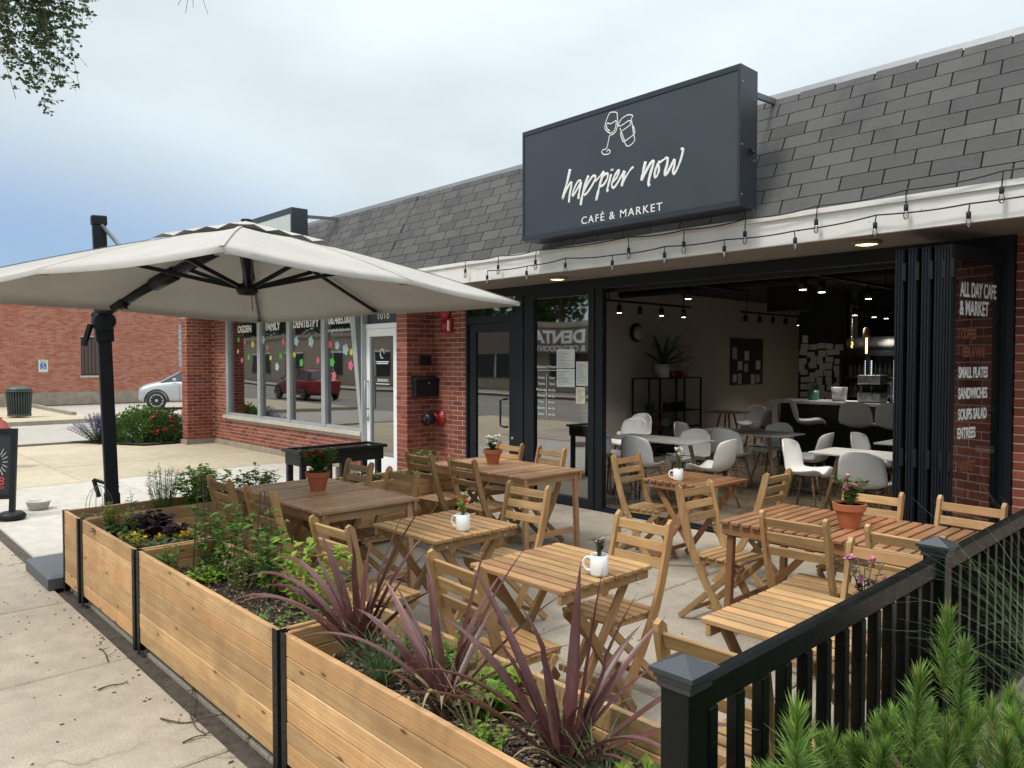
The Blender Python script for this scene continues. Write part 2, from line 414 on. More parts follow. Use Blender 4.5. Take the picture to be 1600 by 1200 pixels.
def fabric():
    a = NM('greige_canopy_fabric'); w = a.coord('Object'); f = a.noise(w, 3, 4)
    wv = a.n('ShaderNodeTexWave'); a.l(a.coord('Object', (1, 1, 1)), wv.inputs[0]); wv.inputs['Scale'].default_value = 60; wv.inputs['Distortion'].default_value = 2
    c = a.mix(1, (.445, .43, .395), a.mr(f, .3, .7, .92, 1.05), 'MULTIPLY')
    c = a.mix(1, c, a.mr(wv.outputs['Fac'], 0, 1, .96, 1.03), 'MULTIPLY')
    st = a.noise(a.coord('Object', (1, 1, 1)), 1.3, 6, .65); c = a.mix(a.mr(st, .55, .8, 0, .22), c, (.36, .33, .28))
    wr = a.noise(a.coord('Object', (1, 1, 1)), 4.5, 3, .5, .8); a.bump(a.math('ADD', a.math('MULTIPLY', wv.outputs['Fac'], .05), wr), .35, .03)
    a.val(a.b.inputs['Base Color'], c); a.b.inputs['Roughness'].default_value = .9
    t = a.n('ShaderNodeBsdfTranslucent'); a.l(c, t.inputs[0])
    m = a.n('ShaderNodeMixShader'); m.inputs[0].default_value = .07; a.l(a.b.outputs[0], m.inputs[1]); a.l(t.outputs[0], m.inputs[2]); a.l(m.outputs[0], a.o.inputs[0])
    return a.m
M['canopy'] = fabric()
def emit(name, col, st):
    a = NM(name); a.b.inputs['Base Color'].default_value = (*col, 1); a.b.inputs['Emission Color'].default_value = (*col, 1); a.b.inputs['Emission Strength'].default_value = st; return a.m
M['lamp_warm'] = emit('lit_warm_lens', (1, .78, .38), 2.2)
M['lamp_white'] = emit('lit_white_lens', (1, .95, .88), 16)
M['led'] = emit('cool_led_strip', (.8, .9, 1), 1.6)
M['filament'] = emit('amber_filament', (1, .55, .15), 4)
def leafm(name, c1, c2, trans=.3, rough=.5, old=None):
    a = NM(name); r = a.n('ShaderNodeNewGeometry').outputs['Random Per Island']
    c = a.mix(r, c1, c2)
    if old: c = a.mix(1, c, a.mr(a.orand(), 0, 1, .75, 1.30), 'MULTIPLY'); c = a.mix(a.mr(r, .90, .97, 0, .85), c, old); f = a.noise(a.coord('World'), 9, 3); c = a.mix(1, c, a.mr(f, .3, .7, .7, 1.3), 'MULTIPLY')
    a.val(a.b.inputs['Base Color'], c); a.b.inputs['Roughness'].default_value = rough; a.b.inputs['Specular IOR Level'].default_value = .35
    t = a.n('ShaderNodeBsdfTranslucent'); a.l(c, t.inputs[0])
    m = a.n('ShaderNodeMixShader'); m.inputs[0].default_value = trans; a.l(a.b.outputs[0], m.inputs[1]); a.l(t.outputs[0], m.inputs[2]); a.l(m.outputs[0], a.o.inputs[0])
    return a.m
M['leaf'] = leafm('mid_green_leaf', (.075, .16, .03), (.15, .26, .05))
M['leaf_dark'] = leafm('dark_green_leaf', (.025, .065, .016), (.06, .125, .028))
M['leaf_lime'] = leafm('lime_green_leaf', (.20, .36, .04), (.33, .47, .07), .4)
M['leaf_yellow'] = leafm('yellow_green_leaf', (.22, .27, .05), (.36, .36, .07), .35)
M['leaf_grey'] = leafm('grey_green_leaf', (.09, .14, .08), (.16, .21, .12))
M['leaf_purple'] = leafm('dark_purple_leaf', (.035, .012, .028), (.075, .025, .05), .15)
M['leaf_box'] = leafm('boxwood_leaf', (.04, .10, .018), (.11, .20, .035))
M['leaf_tree'] = leafm('tree_leaf', (.045, .085, .03), (.085, .13, .05))
M['dry'] = leafm('dry_tan_leaf', (.30, .22, .12), (.42, .33, .20))
M['pine'] = leafm('pine_needle', (.07, .165, .025), (.22, .34, .07), .25, .5, (.26, .17, .07))
M['grassb'] = leafm('blue_green_grass', (.06, .13, .05), (.16, .25, .10), .3)
M['grass_pale'] = leafm('pale_grass', (.22, .26, .10), (.38, .36, .18), .3)
M['lav'] = leafm('lavender_flower', (.20, .17, .32), (.34, .30, .46), .2)
M['pink'] = leafm('pink_petal', (.55, .14, .24), (.72, .34, .44), .2)
M['hotpink'] = leafm('hot_pink_petal', (.55, .03, .10), (.62, .06, .18), .2)
M['redfl'] = leafm('red_petal', (.50, .015, .02), (.60, .04, .05), .2)
M['whitefl'] = leafm('white_petal', (.72, .72, .66), (.80, .79, .72), .2)
M['yellowfl'] = leafm('yellow_petal', (.75, .48, .02), (.80, .60, .04), .2)
def cord():
    a = NM('burgundy_strap_leaf'); g = a.coord('Generated'); o = a.coord('Object', (1, 1, 1), 9)
    c = a.mix(a.orand(), (.075, .021, .019), (.145, .056, .048))
    st = a.noise(a.coord('Object', (60, 60, 6), 9), 1, 3); c = a.mix(a.mr(st, .5, .72, 0, .5), c, (.20, .09, .085))
    c = a.mix(a.mr(a.noise(o, 3, 2), .45, .7, 0, .35), c, (.12, .09, .10))
    a.val(a.b.inputs['Base Color'], c); a.b.inputs['Roughness'].default_value = .38
    t = a.n('ShaderNodeBsdfTranslucent'); a.l(c, t.inputs[0]); m = a.n('ShaderNodeMixShader'); m.inputs[0].default_value = .15
    a.l(a.b.outputs[0], m.inputs[1]); a.l(t.outputs[0], m.inputs[2]); a.l(m.outputs[0], a.o.inputs[0]); return a.m
M['cord'] = cord()
def chipm():
    a = NM('bark_mulch_chip'); r = a.rand(); cr = a.n('ShaderNodeValToRGB'); a.l(r, cr.inputs[0]); e = cr.color_ramp.elements
    e[0].color = (.03, .02, .013, 1); e[1].color = (.45, .36, .24, 1); e.new(.55).color = (.09, .06, .036, 1); e.new(.8).color = (.20, .145, .09, 1)
    return a.done(cr.outputs[0], .9)
M['chip'] = chipm()
def carpaint(name, col):
    a = NM(name); a.b.inputs['Coat Weight'].default_value = .6; a.b.inputs['Coat Roughness'].default_value = .08
    return a.done(col, .35, .35)
M['car_silver'] = carpaint('silver_car_paint', (.50, .52, .56)); M['car_red'] = carpaint('dark_red_car_paint', (.26, .02, .02))
M['car_glass'] = flat('dark_car_glass', (.02, .025, .03), .08, 0, .05)
M['bulb'] = glass('clear_bulb_glass', .12, (.92, .92, .9))
M['chalk'] = flat('blackboard', (.022, .025, .028), .75, 0, .25, 6)
# ================================================================== GROUND
def sheet(name, x0, x1, y0, y1, z, mat, parent=None, kind='structure'):
    o = MB().add([(x0,y0,z),(x1,y0,z),(x1,y1,z),(x0,y1,z)], [(0,1,2,3)]).build(name, mat, parent)
    if kind: o['kind'] = kind
    return o
sheet('ground', -700, 700, -700, 700, -.20, M['far'])
sheet('street', -160, 120, -13.2, -2.75, -.135, M['asphalt'])
for yy in (-8.06, -7.90):
    pass
lm = MB()
for yy in (-8.08, -7.86): lm.lim(-160, 120, yy - .05, yy + .05, -.133, -.129)
o = lm.build('road_marking', flat('yellow_road_paint', (.55, .38, .05), .7)); o['kind'] = 'structure'
sheet('alley', -24.6, -18.0, -2.75, 60, -.095, M['asphalt_pale'])
sheet('parking_strip', -33.45, -27.0, 6.2, 60, -.02, M['asphalt_pale'])

def slab_area(name, xs, ys, z, mat, base_mat, thick=.09, gap=.007, skip=None):
    base = MB().lim(xs[0], xs[-1], ys[0], ys[-1], z - thick - .05, z - .03).build(name, base_mat); base['kind'] = 'structure'
    for i in range(len(xs) - 1):
        for j in range(len(ys) - 1):
            if skip and skip(i, j): continue
            x0, x1, y0, y1 = xs[i] + gap, xs[i+1] - gap, ys[j] + gap, ys[j+1] - gap
            o = bar('slab', (x0, (y0+y1)/2, 0), (x1, (y0+y1)/2, 0), y1 - y0, thick, mat, base, ch=.010)
            o.location.z = z - thick / 2 + rnd.uniform(-.0025, .0)
    return base
# public walk along the street, the patio behind it, and the two aprons further along
slab_area('sidewalk', [-13.0, -11.6, -10.2, -8.8, -7.42, -6.01, -4.62, -3.22, -1.82, -.42, .98, 2.38, 3.78], [-2.6, -1.5, -.09, 1.335], 0, M['conc'], M['dirt'])
slab_area('patio', [-7.58, -6.14, -4.70, -3.27, -1.83, -.39, 1.05, 2.5], [1.42, 3.12, 4.86, 6.56], 0, M['conc_patio'], M['dirt'])
sheet('gutter_gap', -13, 3.5, 1.30, 1.46, -.028, M['dirt'])
slab_area('concrete_apron', [-11.85, -9.72, -7.60], [1.42, 3.2, 5.0, 6.24], .0, M['conc_new'], M['dirt'])
slab_area('old_pavement', [-17.6, -15.7, -13.75, -11.87], [1.42, 2.85, 4.55, 6.24], .0, M['conc_old'], M['dirt'])
slab_area('corner_pavement', [-17.8, -15.4, -13.02], [-2.6, -1.2, .1, 1.4], .0, M['conc_old'], M['dirt'])
slab_area('far_pavement', [-27.0, -25.9, -24.8], [-2.6, -.4, 1.8, 4.0, 6.2, 8.4, 10.6, 12.8, 15, 17.2, 19.4], .0, M['conc_old'], M['dirt'])
slab_area('building_walk', [-33.55, -30.2, -27.02], [-2.6, .3, 3.2, 6.15], .0, M['conc_old'], M['dirt'])
c_ = MB()
c_.lim(-24.78, -24.60, -2.7, 20, -.18, .02); c_.lim(-18.0, -17.82, -2.7, 14, -.18, .02); c_.lim(-18, 4, -2.75, -2.61, -.18, .012)
c_.lim(-33.5, -27.0, 6.16, 6.30, -.10, .10)
o = c_.build('kerb', M['base_conc']); o['kind'] = 'structure'
# planting bed at the corner of the alley
bd = MB(); bd.add([(-17.8,4.0,.03),(-16.06,4.95,.03),(-16.06,14,.03),(-17.8,14,.03)], [(0,1,2,3)]); o = bd.build('planting_bed', M['soil']); o['kind'] = 'structure'
slab_area('opposite_pavement', [-70 + 4 * i for i in range(23)], [-16.6, -13.3], 0, M['conc'], M['dirt'])

# ================================================================== BRICK AND SHINGLE
BW, BH, BJ = .2, .0575, .010
def brick_run(out, o, u, nrm, L, z0, z1, flip=0):
    """courses of a running bond on the face through o, along u, facing nrm"""
    o, u, nrm = Vector(o), Vector(u), Vector(nrm); z = z0; k = 0
    while z + BH <= z1 + .002:
        x = -(BW + BJ) / 2 if (k + flip) % 2 else 0
        while x < L - .01:
            a, b = max(x, 0), min(x + BW, L)
            if b - a > .025: out.append((o + u * (a + b) / 2 + Vector((0, 0, z + BH / 2)), round(b - a, 2), u, nrm))
            x += BW + BJ
        z += BH + BJ; k += 1
def lay_bricks(lst, parent, mat, limit=300, deep=.05, proud=.004):
    lst.sort(key=lambda q: (q[0] - Vector((0, 0, CAM_H))).length)
    for c, L, u, n in lst[:limit]:
        o = bpy.data.objects.new('brick', piece_mesh(L, BH, deep, mat, .0035)); link(o, parent)
        Mx = Matrix((u, Vector((0, 0, 1)), u.cross(Vector((0, 0, 1))))).transposed().to_4x4()
        Mx.translation = c - n * (deep / 2 - proud - rnd.uniform(-.0012, .0012)); o.matrix_basis = Mx
    if len(lst) > limit:
        b = MB()
        for c, L, u, n in lst[limit:]:
            b.box(c - n * (deep / 2 - proud - rnd.uniform(-.0012, .0012)), (L, deep, BH), Matrix((u, n, Vector((0, 0, 1)))).transposed())
        o = b.build('brickwork', mat, parent); o['kind'] = 'stuff'
RY0, RZ0, RT, RTAN = 5.78, 2.885, .70, 1.75
sdir = Vector((0, 1, RTAN)).normalized(); snor = Vector((0, -RTAN, 1)).normalized(); SLEN = RT * math.sqrt(1 + RTAN**2)
def shingles(parent, x0, x1, xcut=1e9):
    deck = MB().add([(x0,RY0,RZ0),(x1,RY0,RZ0),(x1,RY0+RT,RZ0+RT*RTAN),(x0,RY0+RT,RZ0+RT*RTAN),(x0,RY0+RT+.02,RZ0),(x1,RY0+RT+.02,RZ0)],
                    [(0,1,2,3),(1,5,2),(0,3,4),(0,4,5,1),(3,2,5,4)]).build('roof', M['felt_shadow'], parent)
    rows = 10; ex = SLEN / rows; tw = .322; st = MB()
    for r in range(rows):
        x = x0 - (r % 2) * tw / 2 - (.035 if r % 3 == 1 else 0)
        while x < x1 - .02:
            a, b = max(x, x0) + .0042, min(x + tw, x1) - .0042; x += tw
            if b - a < .03: continue
            p = Vector((0, RY0, RZ0)) + sdir * (r * ex + ex * .5) + snor * (.0075 + rnd.uniform(0, .002)) + Vector(((a + b) / 2, 0, 0))
            tilt = Matrix.Rotation(R(2.4), 3, 'X')
            fr = Matrix((Vector((1, 0, 0)), (tilt @ sdir), (tilt @ snor))).transposed()
            if a < xcut:
                o = bpy.data.objects.new('shingle', piece_mesh(round(b - a, 2), ex * .915, .009, M['shingle'], 0)); link(o, deck)
                mt = fr.to_4x4(); mt.translation = p; o.matrix_basis = mt
            else: st.box(p, (b - a, ex * .915, .009), fr)
    if st.v: q = st.build('shingle_courses', M['shingle'], deck); q['kind'] = 'stuff'
    cap = MB(); ty, tz = RY0 + RT, RZ0 + RT * RTAN
    cap.add([(x0,ty-.045,tz-.055),(x1,ty-.045,tz-.055),(x1,ty-.018,tz+.012),(x0,ty-.018,tz+.012),(x0,ty+.10,tz+.008),(x1,ty+.10,tz+.008),(x1,ty+.10,tz-.1),(x0,ty+.10,tz-.1)],
            [(0,1,2,3),(3,2,5,4),(4,5,6,7),(0,7,6,1),(0,3,4,7),(1,6,5,2)])
    cap.build('roof_edge', M['flash'], deck)
    return deck
def fascia(parent, x0, x1):
    f = MB().lim(x0, x1, 5.755, 5.80, 2.640, 2.875); f.lim(x0, x1, 5.735, 5.754, 2.845, 2.885)
    f.build('fascia', M['fascia'], parent)
    MB().lim(x0, x1, 5.80, 6.75, 2.645, 2.68).build('soffit', M['soffit'], parent)

# ================================================================== CAFE BUILDING
XL, XR = -8.78, 3.2
cafe = thing('cafe_building', 'single storey brick cafe with an open black folding front and shingled mansard roof', 'building', (0, 0, 0))
shingles(cafe, XL, XR, -.9); fascia(cafe, XL, XR)
wall = MB().lim(-8.9, -8.652, 6.125, 6.75, 0, 2.645).lim(-8.651, -7.90, 6.602, 6.75, 0, 2.645).build('wall', M['mortar'], cafe)
MB().lim(-1.525, XR, 6.602, 6.80, 0, 2.645).build('wall', M['mortar'], cafe)
bl = []
brick_run(bl, (-8.9, 6.125, 0), (1, 0, 0), (0, -1, 0), .25, .012, 2.64)
brick_run(bl, (-8.652, 6.125, 0), (0, 1, 0), (1, 0, 0), .475, .012, 2.64, 1)
brick_run(bl, (-8.645, 6.602, 0), (1, 0, 0), (0, -1, 0), .745, .012, 2.64)
brick_run(bl, (-1.525, 6.602, 0), (1, 0, 0), (0, -1, 0), .95, .012, 2.64, 1)
lay_bricks(bl, wall, M['brick'], 300)
# room inside
MB().lim(-8.55, -8.40, 6.76, 17.4, 0, 3.2).build('side_wall', M['wall_in'], cafe); MB().lim(-1.30, -1.15, 6.81, 17.4, 0, 3.2).build('side_wall', M['wall_in'], cafe)
MB().lim(-8.40, -1.30, 17.25, 17.4, 0, 3.2).build('rear_wall', M['wall_in'], cafe)
MB().lim(-8.40, -1.30, 6.70, 17.25, -.10, .004).build('floor', M['floor_in'], cafe)
MB().lim(-8.55, -1.15, 6.76, 17.4, 3.0, 3.25).lim(-8.39, -1.31, 6.765, 6.84, 2.50, 2.998).build('ceiling', M['ceil'], cafe)
MB().lim(XL, XR, 6.50, 18, 3.70, 3.85).lim(XL, XR, 17.9, 18, 0, 3.69).lim(XR-.15, XR, 6.82, 17.88, 0, 3.69).build('roof_slab', M['flash'], cafe)
du = MB()
du.tube([(-8.0, 8.2, 2.82), (-2, 8.2, 2.82)], .09, 10); du.tube([(-8.3, 10.4, 2.86), (-2, 10.4, 2.86)], .06, 8); du.lim(-7.9, -7.3, 7.1, 7.6, 2.6, 2.98); du.lim(-6.4, -5.8, 12, 12.5, 2.55, 2.98)
du.build('ceiling_duct', M['ceil'], cafe)
# black aluminium storefront
fr = MB(); FY0, FY1 = 6.56, 6.66
def fb(x0, x1, z0, z1, d=0): fr.lim(x0, x1, FY0 + d, FY1 - d, z0, z1)
fb(-7.90, -1.53, 2.53, 2.644)
fb(-7.90, -7.86, 0, 2.53); fb(-6.92, -6.78, 0, 2.53); fb(-6.775, -6.60, 0, 2.53, .012); fb(-5.70, -5.615, 0, 2.53); fb(-5.61, -5.50, 0, 2.53, .012)
fb(-7.86, -6.92, 2.205, 2.30, .004); fb(-6.60, -5.70, 0, .10, .004); fb(-6.60, -5.70, 2.47, 2.53, .004)
fb(-1.62, -1.53, 0, 2.53)
fr.lim(-5.50, -1.62, 6.55, 6.69, .006, .022); fr.lim(-5.50, -1.62, 6.585, 6.60, .022, .034); fr.lim(-5.50, -1.62, 6.64, 6.655, .022, .034)
fr.build('storefront_frame', M['frame'], cafe)
dr = MB().lim(-7.85, -7.715, 6.585, 6.635, .02, 2.195).lim(-7.055, -6.925, 6.585, 6.635, .02, 2.195).lim(-7.715, -7.055, 6.587, 6.633, 2.085, 2.195).lim(-7.715, -7.055, 6.587, 6.633, .02, .26)
door = dr.build('door', M['frame'], cafe)
MB().lim(-7.715, -7.055, 6.606, 6.614, .26, 2.085).build('pane', M['glass'], door)
MB().tube([(-7.08, 6.583, .86), (-7.08, 6.52, .86), (-7.13, 6.50, .88), (-7.13, 6.50, 1.20), (-7.08, 6.52, 1.22), (-7.08, 6.583, 1.22)], .013, 8).build('handle', M['black'], door, True)
MB().lathe([(.017, 0), (.017, .012), (.010, .014)], 12, (-6.99, 6.585, .72), Matrix.Rotation(R(90), 3, 'X')).build('lock', M['alu'], door)
tw = MB().lim(-7.86, -6.92, 6.60, 6.608, 2.30, 2.53).build('transom_window', M['glass'], cafe)
win = MB().lim(-6.60, -5.70, 6.606, 6.614, .10, 2.47).build('window', M['glass'], cafe)
def paper(x0, x1, z0, z1, mat='paper', y=6.600):
    return MB().lim(x0, x1, y - .0015, y, z0, z1).build('paper_notice', M[mat], win)
def wpx(a, b, c, d): p, q = on_y(a, c, 6.6), on_y(b, d, 6.6); return p.x, q.x, q.z, p.z
M['paper_yellow'] = flat('cream_paper', (.62, .58, .45), .8); M['ink'] = flat('grey_print', (.12, .13, .14), .8)
for i, (a, b, c, d) in enumerate([(870, 898, 546, 575), (870, 898, 576, 605), (900.5, 921, 565, 603), (900, 914.5, 605, 631)]):
    x0, x1, z0, z1 = wpx(a, b, c, d); pp = paper(x0, x1, z0, z1, 'paper_yellow' if i == 3 else 'paper')
    g = MB(); zz = z1 - .03; k = 0
    while zz > z0 + .02:
        w_ = (x1 - x0) * rnd.uniform(.35, .85); g.lim(x0 + .02, x0 + .02 + w_ * .92, 6.5972, 6.5982, zz - .004, zz); zz -= .017; k += 1
    g.build('print', M['ink'], pp)
hz = lambda y: 1.7 + (565 - y) * 8.05 / 1175
text('lettering', 'Business Hours', .055, (-6.40, 6.5985, 1.62), FACE_S, M['letter'], win, .95)
MB().lim(-6.55, -6.24, 6.597, 6.599, 1.592, 1.598).lim(-6.405, -6.400, 6.597, 6.599, 1.02, 1.55).build('lettering_rule', M['letter'], win)
for i, (dn, hr) in enumerate((('Monday', 'Closed'), ('Tuesday', 'Closed'), ('Wednesday', '8am-3pm'), ('Thursday', '8am-3pm'), ('Friday', '8am-3pm'), ('Saturday', '8am-3pm'), ('Sunday', '8am-3pm'))):
    z = 1.49 - i * .074
    text('lettering', dn, .046, (-6.49, 6.5985, z), FACE_S, M['letter'], win, .8); text('lettering', hr, .042, (-6.31, 6.5985, z), FACE_S, M['letter'], win, .75)
# folding leaves, parked at the right of the opening
def leaf_panel(name, p0, p1, parent, s=.075, glassm='glass_leaf'):
    p0, p1 = Vector(p0), Vector(p1); u = (p1 - p0).normalized(); n = Vector((u.y, -u.x, 0)); L = (p1 - p0).length
    def bx(mb, a0, a1, z0, z1, t): mb.box(p0 + u * (a0 + a1) / 2 + Vector((0, 0, (z0 + z1) / 2)), (a1 - a0, t, z1 - z0), Matrix((u, n, Vector((0, 0, 1)))).transposed())
    f = MB()
    bx(f, 0, s, .03, 2.52, .062); bx(f, L - s, L, .03, 2.52, .062); bx(f, s, L - s, .03, .15, .058); bx(f, s, L - s, 2.42, 2.52, .058)
    for k in (-.020, 0, .020):                                   # ribs and gaskets on the closing edge
        f.box(p0 + n * k - u * .004 + Vector((0, 0, 1.275)), (.012, .010, 2.48), Matrix((u, n, Vector((0, 0, 1)))).transposed())
    lf = f.build('folding_leaf', M['frame'], parent)
    g = MB(); bx(g, s, L - s, .15, 2.42, .008); g.build('pane', M[glassm], lf)
    for zz in (.25, 1.0, 2.35): MB().box(p0 - u * .012 + n * .038 + Vector((0, 0, zz)), (.028, .022, .13), Matrix((u, n, Vector((0, 0, 1)))).transposed()).build('hinge', M['steel'], lf)
    return lf, u, n
for x in (-2.085, -1.995, -1.905, -1.82): leaf_panel('folding_leaf', (x, 5.86, 0), (x + .01, 6.62, 0), cafe)
lf, lu, ln = leaf_panel('folding_leaf', (-1.755, 5.84, 0), (-1.60, 6.60, 0), cafe, .042)
LM = Matrix((lu, Vector((0, 0, 1)), ln)).transposed()
def leaf_text(s, z, size, mat, a=.40, sx=.55, parent=lf, off=.0065):
    text('lettering', s, size, Vector((-1.755, 5.84, z + .11)) + lu * (a + .01) + ln * off, LM, mat, parent, sx, .0008, 'CENTER', .003)
M['letter_dim'] = flat('copper_vinyl_lettering', (.22, .075, .04), .6, 0, .1)
leaf_text('ALL DAY CAFE', 2.055, .145, M['letter'], .385, .52); leaf_text('& MARKET', 1.925, .145, M['letter'], .33, .58)
leaf_text('COFFEE', 1.755, .10, M['letter_dim'], .26, .6); leaf_text('BEER & WINE', 1.625, .10, M['letter_dim'], .33, .52)
for s, z in (('SMALL PLATES', 1.475), ('SANDWICHES', 1.325), ('SOUPS SALAD', 1.175), ('ENTREES', 1.04)): leaf_text(s, z, .108, M['letter'], .33 if s != 'ENTREES' else .25, .58)
leaf_text('MARKET', .80, .10, M['letter_dim'], .26, .6)

# ================================================================== DENTAL OFFICE
dent = thing('dental_office', 'neighbouring brick dental office with four tall stickered window panes and white door', 'building')
shingles(dent, -16.05, XL - .004); fascia(dent, -16.05, XL - .004)
DY = 6.25
w2 = MB(); w2.lim(-16.05, -15.77, 5.70, 6.45, 0, 2.645); w2.lim(-15.768, -15.16, DY, 6.45, 0, 2.645); w2.lim(-15.155, -9.985, DY, 6.45, 0, .555)
w2 = w2.build('wall', M['mortar'], dent); bl = []
brick_run(bl, (-15.77, 5.70, 0), (0, 1, 0), (1, 0, 0), .55, .10, 2.64)
brick_run(bl, (-16.05, 5.70, 0), (1, 0, 0), (0, -1, 0), .28, .10, 2.64)
brick_run(bl, (-15.76, DY, 0), (1, 0, 0), (0, -1, 0), .60, .10, 2.64, 1)
brick_run(bl, (-15.155, DY, 0), (1, 0, 0), (0, -1, 0), 5.17, .10, .55)
lay_bricks(bl, w2, M['brick'], 300)
MB().lim(-16.09, -15.73, 5.66, 5.69, 0, .09).lim(-15.768, -15.74, 5.69, 6.21, 0, .09).lim(-15.74, -9.99, 6.215, 6.249, 0, .085).build('footing', M['base_conc'], dent)
MB().lim(-15.19, -9.99, 6.19, 6.40, .556, .615).build('window_sill', M['stone'], dent)
MB().lim(-16.05, -15.80, 6.46, 12.4, 0, 3.7).lim(-16.05, XL - .01, 12.2, 12.4, 0, 3.69).lim(-16.04, XL - .01, 6.50, 12.4, 3.70, 3.85).build('rear_wall', M['mortar'], dent)
MB().lim(-15.75, -8.92, 6.46, 12.2, -.09, .006).build('floor', M['floor_in'], dent)
MB().lim(-15.75, -8.92, 6.50, 12.2, 2.75, 2.80).build('ceiling', M['wall_in'], dent)
MB().lim(-15.78, -15.75, 6.46, 12.2, 0, 2.75).lim(-15.75, -8.92, 11.5, 11.6, 0, 2.75).lim(-13.2, -13.1, 8.5, 11.5, 0, 2.75).build('inner_wall', M['wall_in'], dent)
wf = MB(); mull = [-15.08, -13.62, -12.43, -11.20, -10.06]
for x in mull[:-1]: wf.lim(x - .06, x + .06, 6.24, 6.36, .616, 2.644)
wf.lim(-15.02, -10.06, 6.25, 6.35, .616, .67); wf.lim(-15.02, -10.06, 6.25, 6.35, 2.58, 2.644)
wf.add([(-10.03,6.22,.60),(-9.97,6.22,.60),(-9.97,6.38,.60),(-10.03,6.38,.60),(-10.36,6.22,2.644),(-10.20,6.22,2.644),(-10.20,6.38,2.644),(-10.36,6.38,2.644)],
       [(0,3,2,1),(4,5,6,7),(0,1,5,4),(1,2,6,5),(2,3,7,6),(3,0,4,7)])
wf.lim(-9.965, -9.93, 6.20, 6.40, 0, 2.644)
wf = wf.build('window_frame', M['alu'], dent)
panes = [MB().lim(mull[i] + .06, mull[i+1] - (.06 if i < 3 else .02), 6.298, 6.306, .67, 2.58).build('pane', M['glass'], wf) for i in range(4)]
for s, px, i, z, sz in (('OGDEN', 382, 0, 2.275, .185), ('FAMILY', 426, 1, 2.285, .185), ('DENTISTRY', 477.5, 2, 2.295, .185), ('708.485.00', 527.5, 3, 2.315, .185)):
    text('lettering', s, sz, (on_y(px, 510, 6.295).x, 6.294, z), FACE_S, M['letter'], panes[i], .95, .001, 'CENTER', .007)
text('lettering', 'www.ogdenfamilydentistry', .085, (on_y(527.5, 510, 6.295).x, 6.294, 2.185), FACE_S, M['letter'], panes[3], .95)
def flower(px, py, pane, mat, r=.07):
    r *= .80
    p = on_y(px, py, 6.295); b = MB(); n = 5; b.v.append((p.x, 6.294, p.z)); m = 30
    for k in range(m):
        a = 2 * math.pi * k / m; q = r * (.72 + .28 * abs(math.cos(n * a / 2))); b.v.append((p.x + q * math.cos(a), 6.294, p.z + q * math.sin(a)))
    b.f += [(0, 1 + k, 1 + (k + 1) % m) for k in range(m)]
    b.v += [(x, 6.2965, z) for x, y, z in b.v]; b.f += [tuple(m + 1 + i for i in f[::-1]) for f in b.f]
    b.build('sticker', mat, pane)
SG = flat('green_sticker', (.09, .42, .08), .6); SY = flat('yellow_sticker', (.70, .60, .06), .6); SP = flat('pink_sticker', (.62, .12, .18), .6); SB = flat('pale_blue_sticker', (.40, .55, .58), .6)
for x, y, i, m, r in [(373,531,0,SG,.07),(383,534,0,SP,.08),(395,538,0,SY,.09),(372,549,0,SY,.06),(378,563,0,SP,.07),(389,558,0,SG,.08),
    (411,531,1,SB,.10),(418,543,1,SP,.07),(443,534,1,SP,.09),(423,559,1,SY,.065),(439,556,1,SG,.08),(433,573,1,SB,.10),
    (463,533,2,SB,.11),(486,534,2,SB,.12),(460,554,2,SY,.07),(471,567,2,SG,.09),(497,563,2,SP,.08),
    (516,538,3,SP,.09),(527,540,3,SB,.09),(540,546,3,SB,.12),(549,550,3,SY,.07),(519,566,3,SG,.10),(548,571,3,SP,.10),(522,587,3,SP,.09)]: flower(x, y, panes[i], m, r)
# white door
df = MB(); df.lim(-9.925, -9.83, 6.27, 6.35, 0, 2.19); df.lim(-9.20, -9.115, 6.27, 6.35, 0, 2.19); df.lim(-9.83, -9.20, 6.27, 6.35, 2.08, 2.19); df.lim(-9.83, -9.20, 6.27, 6.35, 0, .28)
wd = df.build('door', M['white'], dent)
MB().lim(-9.83, -9.20, 6.302, 6.310, .28, 2.08).build('pane', M['glass'], wd)
MB().tube([(-9.87, 6.268, .98), (-9.87, 6.21, .98), (-9.87, 6.21, 1.40), (-9.87, 6.268, 1.40)], .014, 8).tube([(-9.87, 6.262, .80), (-9.87, 6.262, .90)], .022, 8).build('handle', M['alu'], wd, True)
text('lettering', '1018', .19, (-9.50, 6.294, 2.335), FACE_S, M['letter'], None and wd or wd, .9, .001)
MB().lim(-9.925, -9.10, 6.30, 6.308, 2.27, 2.60).build('transom_window', M['sign_face'], dent)
MB().lim(-9.925, -9.10, 6.26, 6.36, 2.195, 2.268).lim(-9.925, -9.10, 6.26, 6.36, 2.602, 2.644).lim(-9.11, -8.905, 6.28, 6.36, 0, 2.644).build('door_frame', M['white'], dent)
em = MB(); em.tube(catmull([(-9.53 + .05 * math.cos(a), 6.298, 1.82 + .07 * math.sin(a)) for a in [k * math.pi / 6 for k in range(11)]]), .007, 6); em.build('emblem', M['letter'], wd)
MB().lim(-9.70, -9.36, 6.296, 6.299, 1.69, 1.705).lim(-9.68, -9.38, 6.296, 6.299, 1.665, 1.678).lim(-9.70, -9.34, 6.296, 6.299, 1.36, 1.37).build('lettering_rule', M['letter'], wd)
text('lettering', '708.485.0016', .06, (-9.52, 6.297, 1.40), FACE_S, M['letter'], wd, .9)

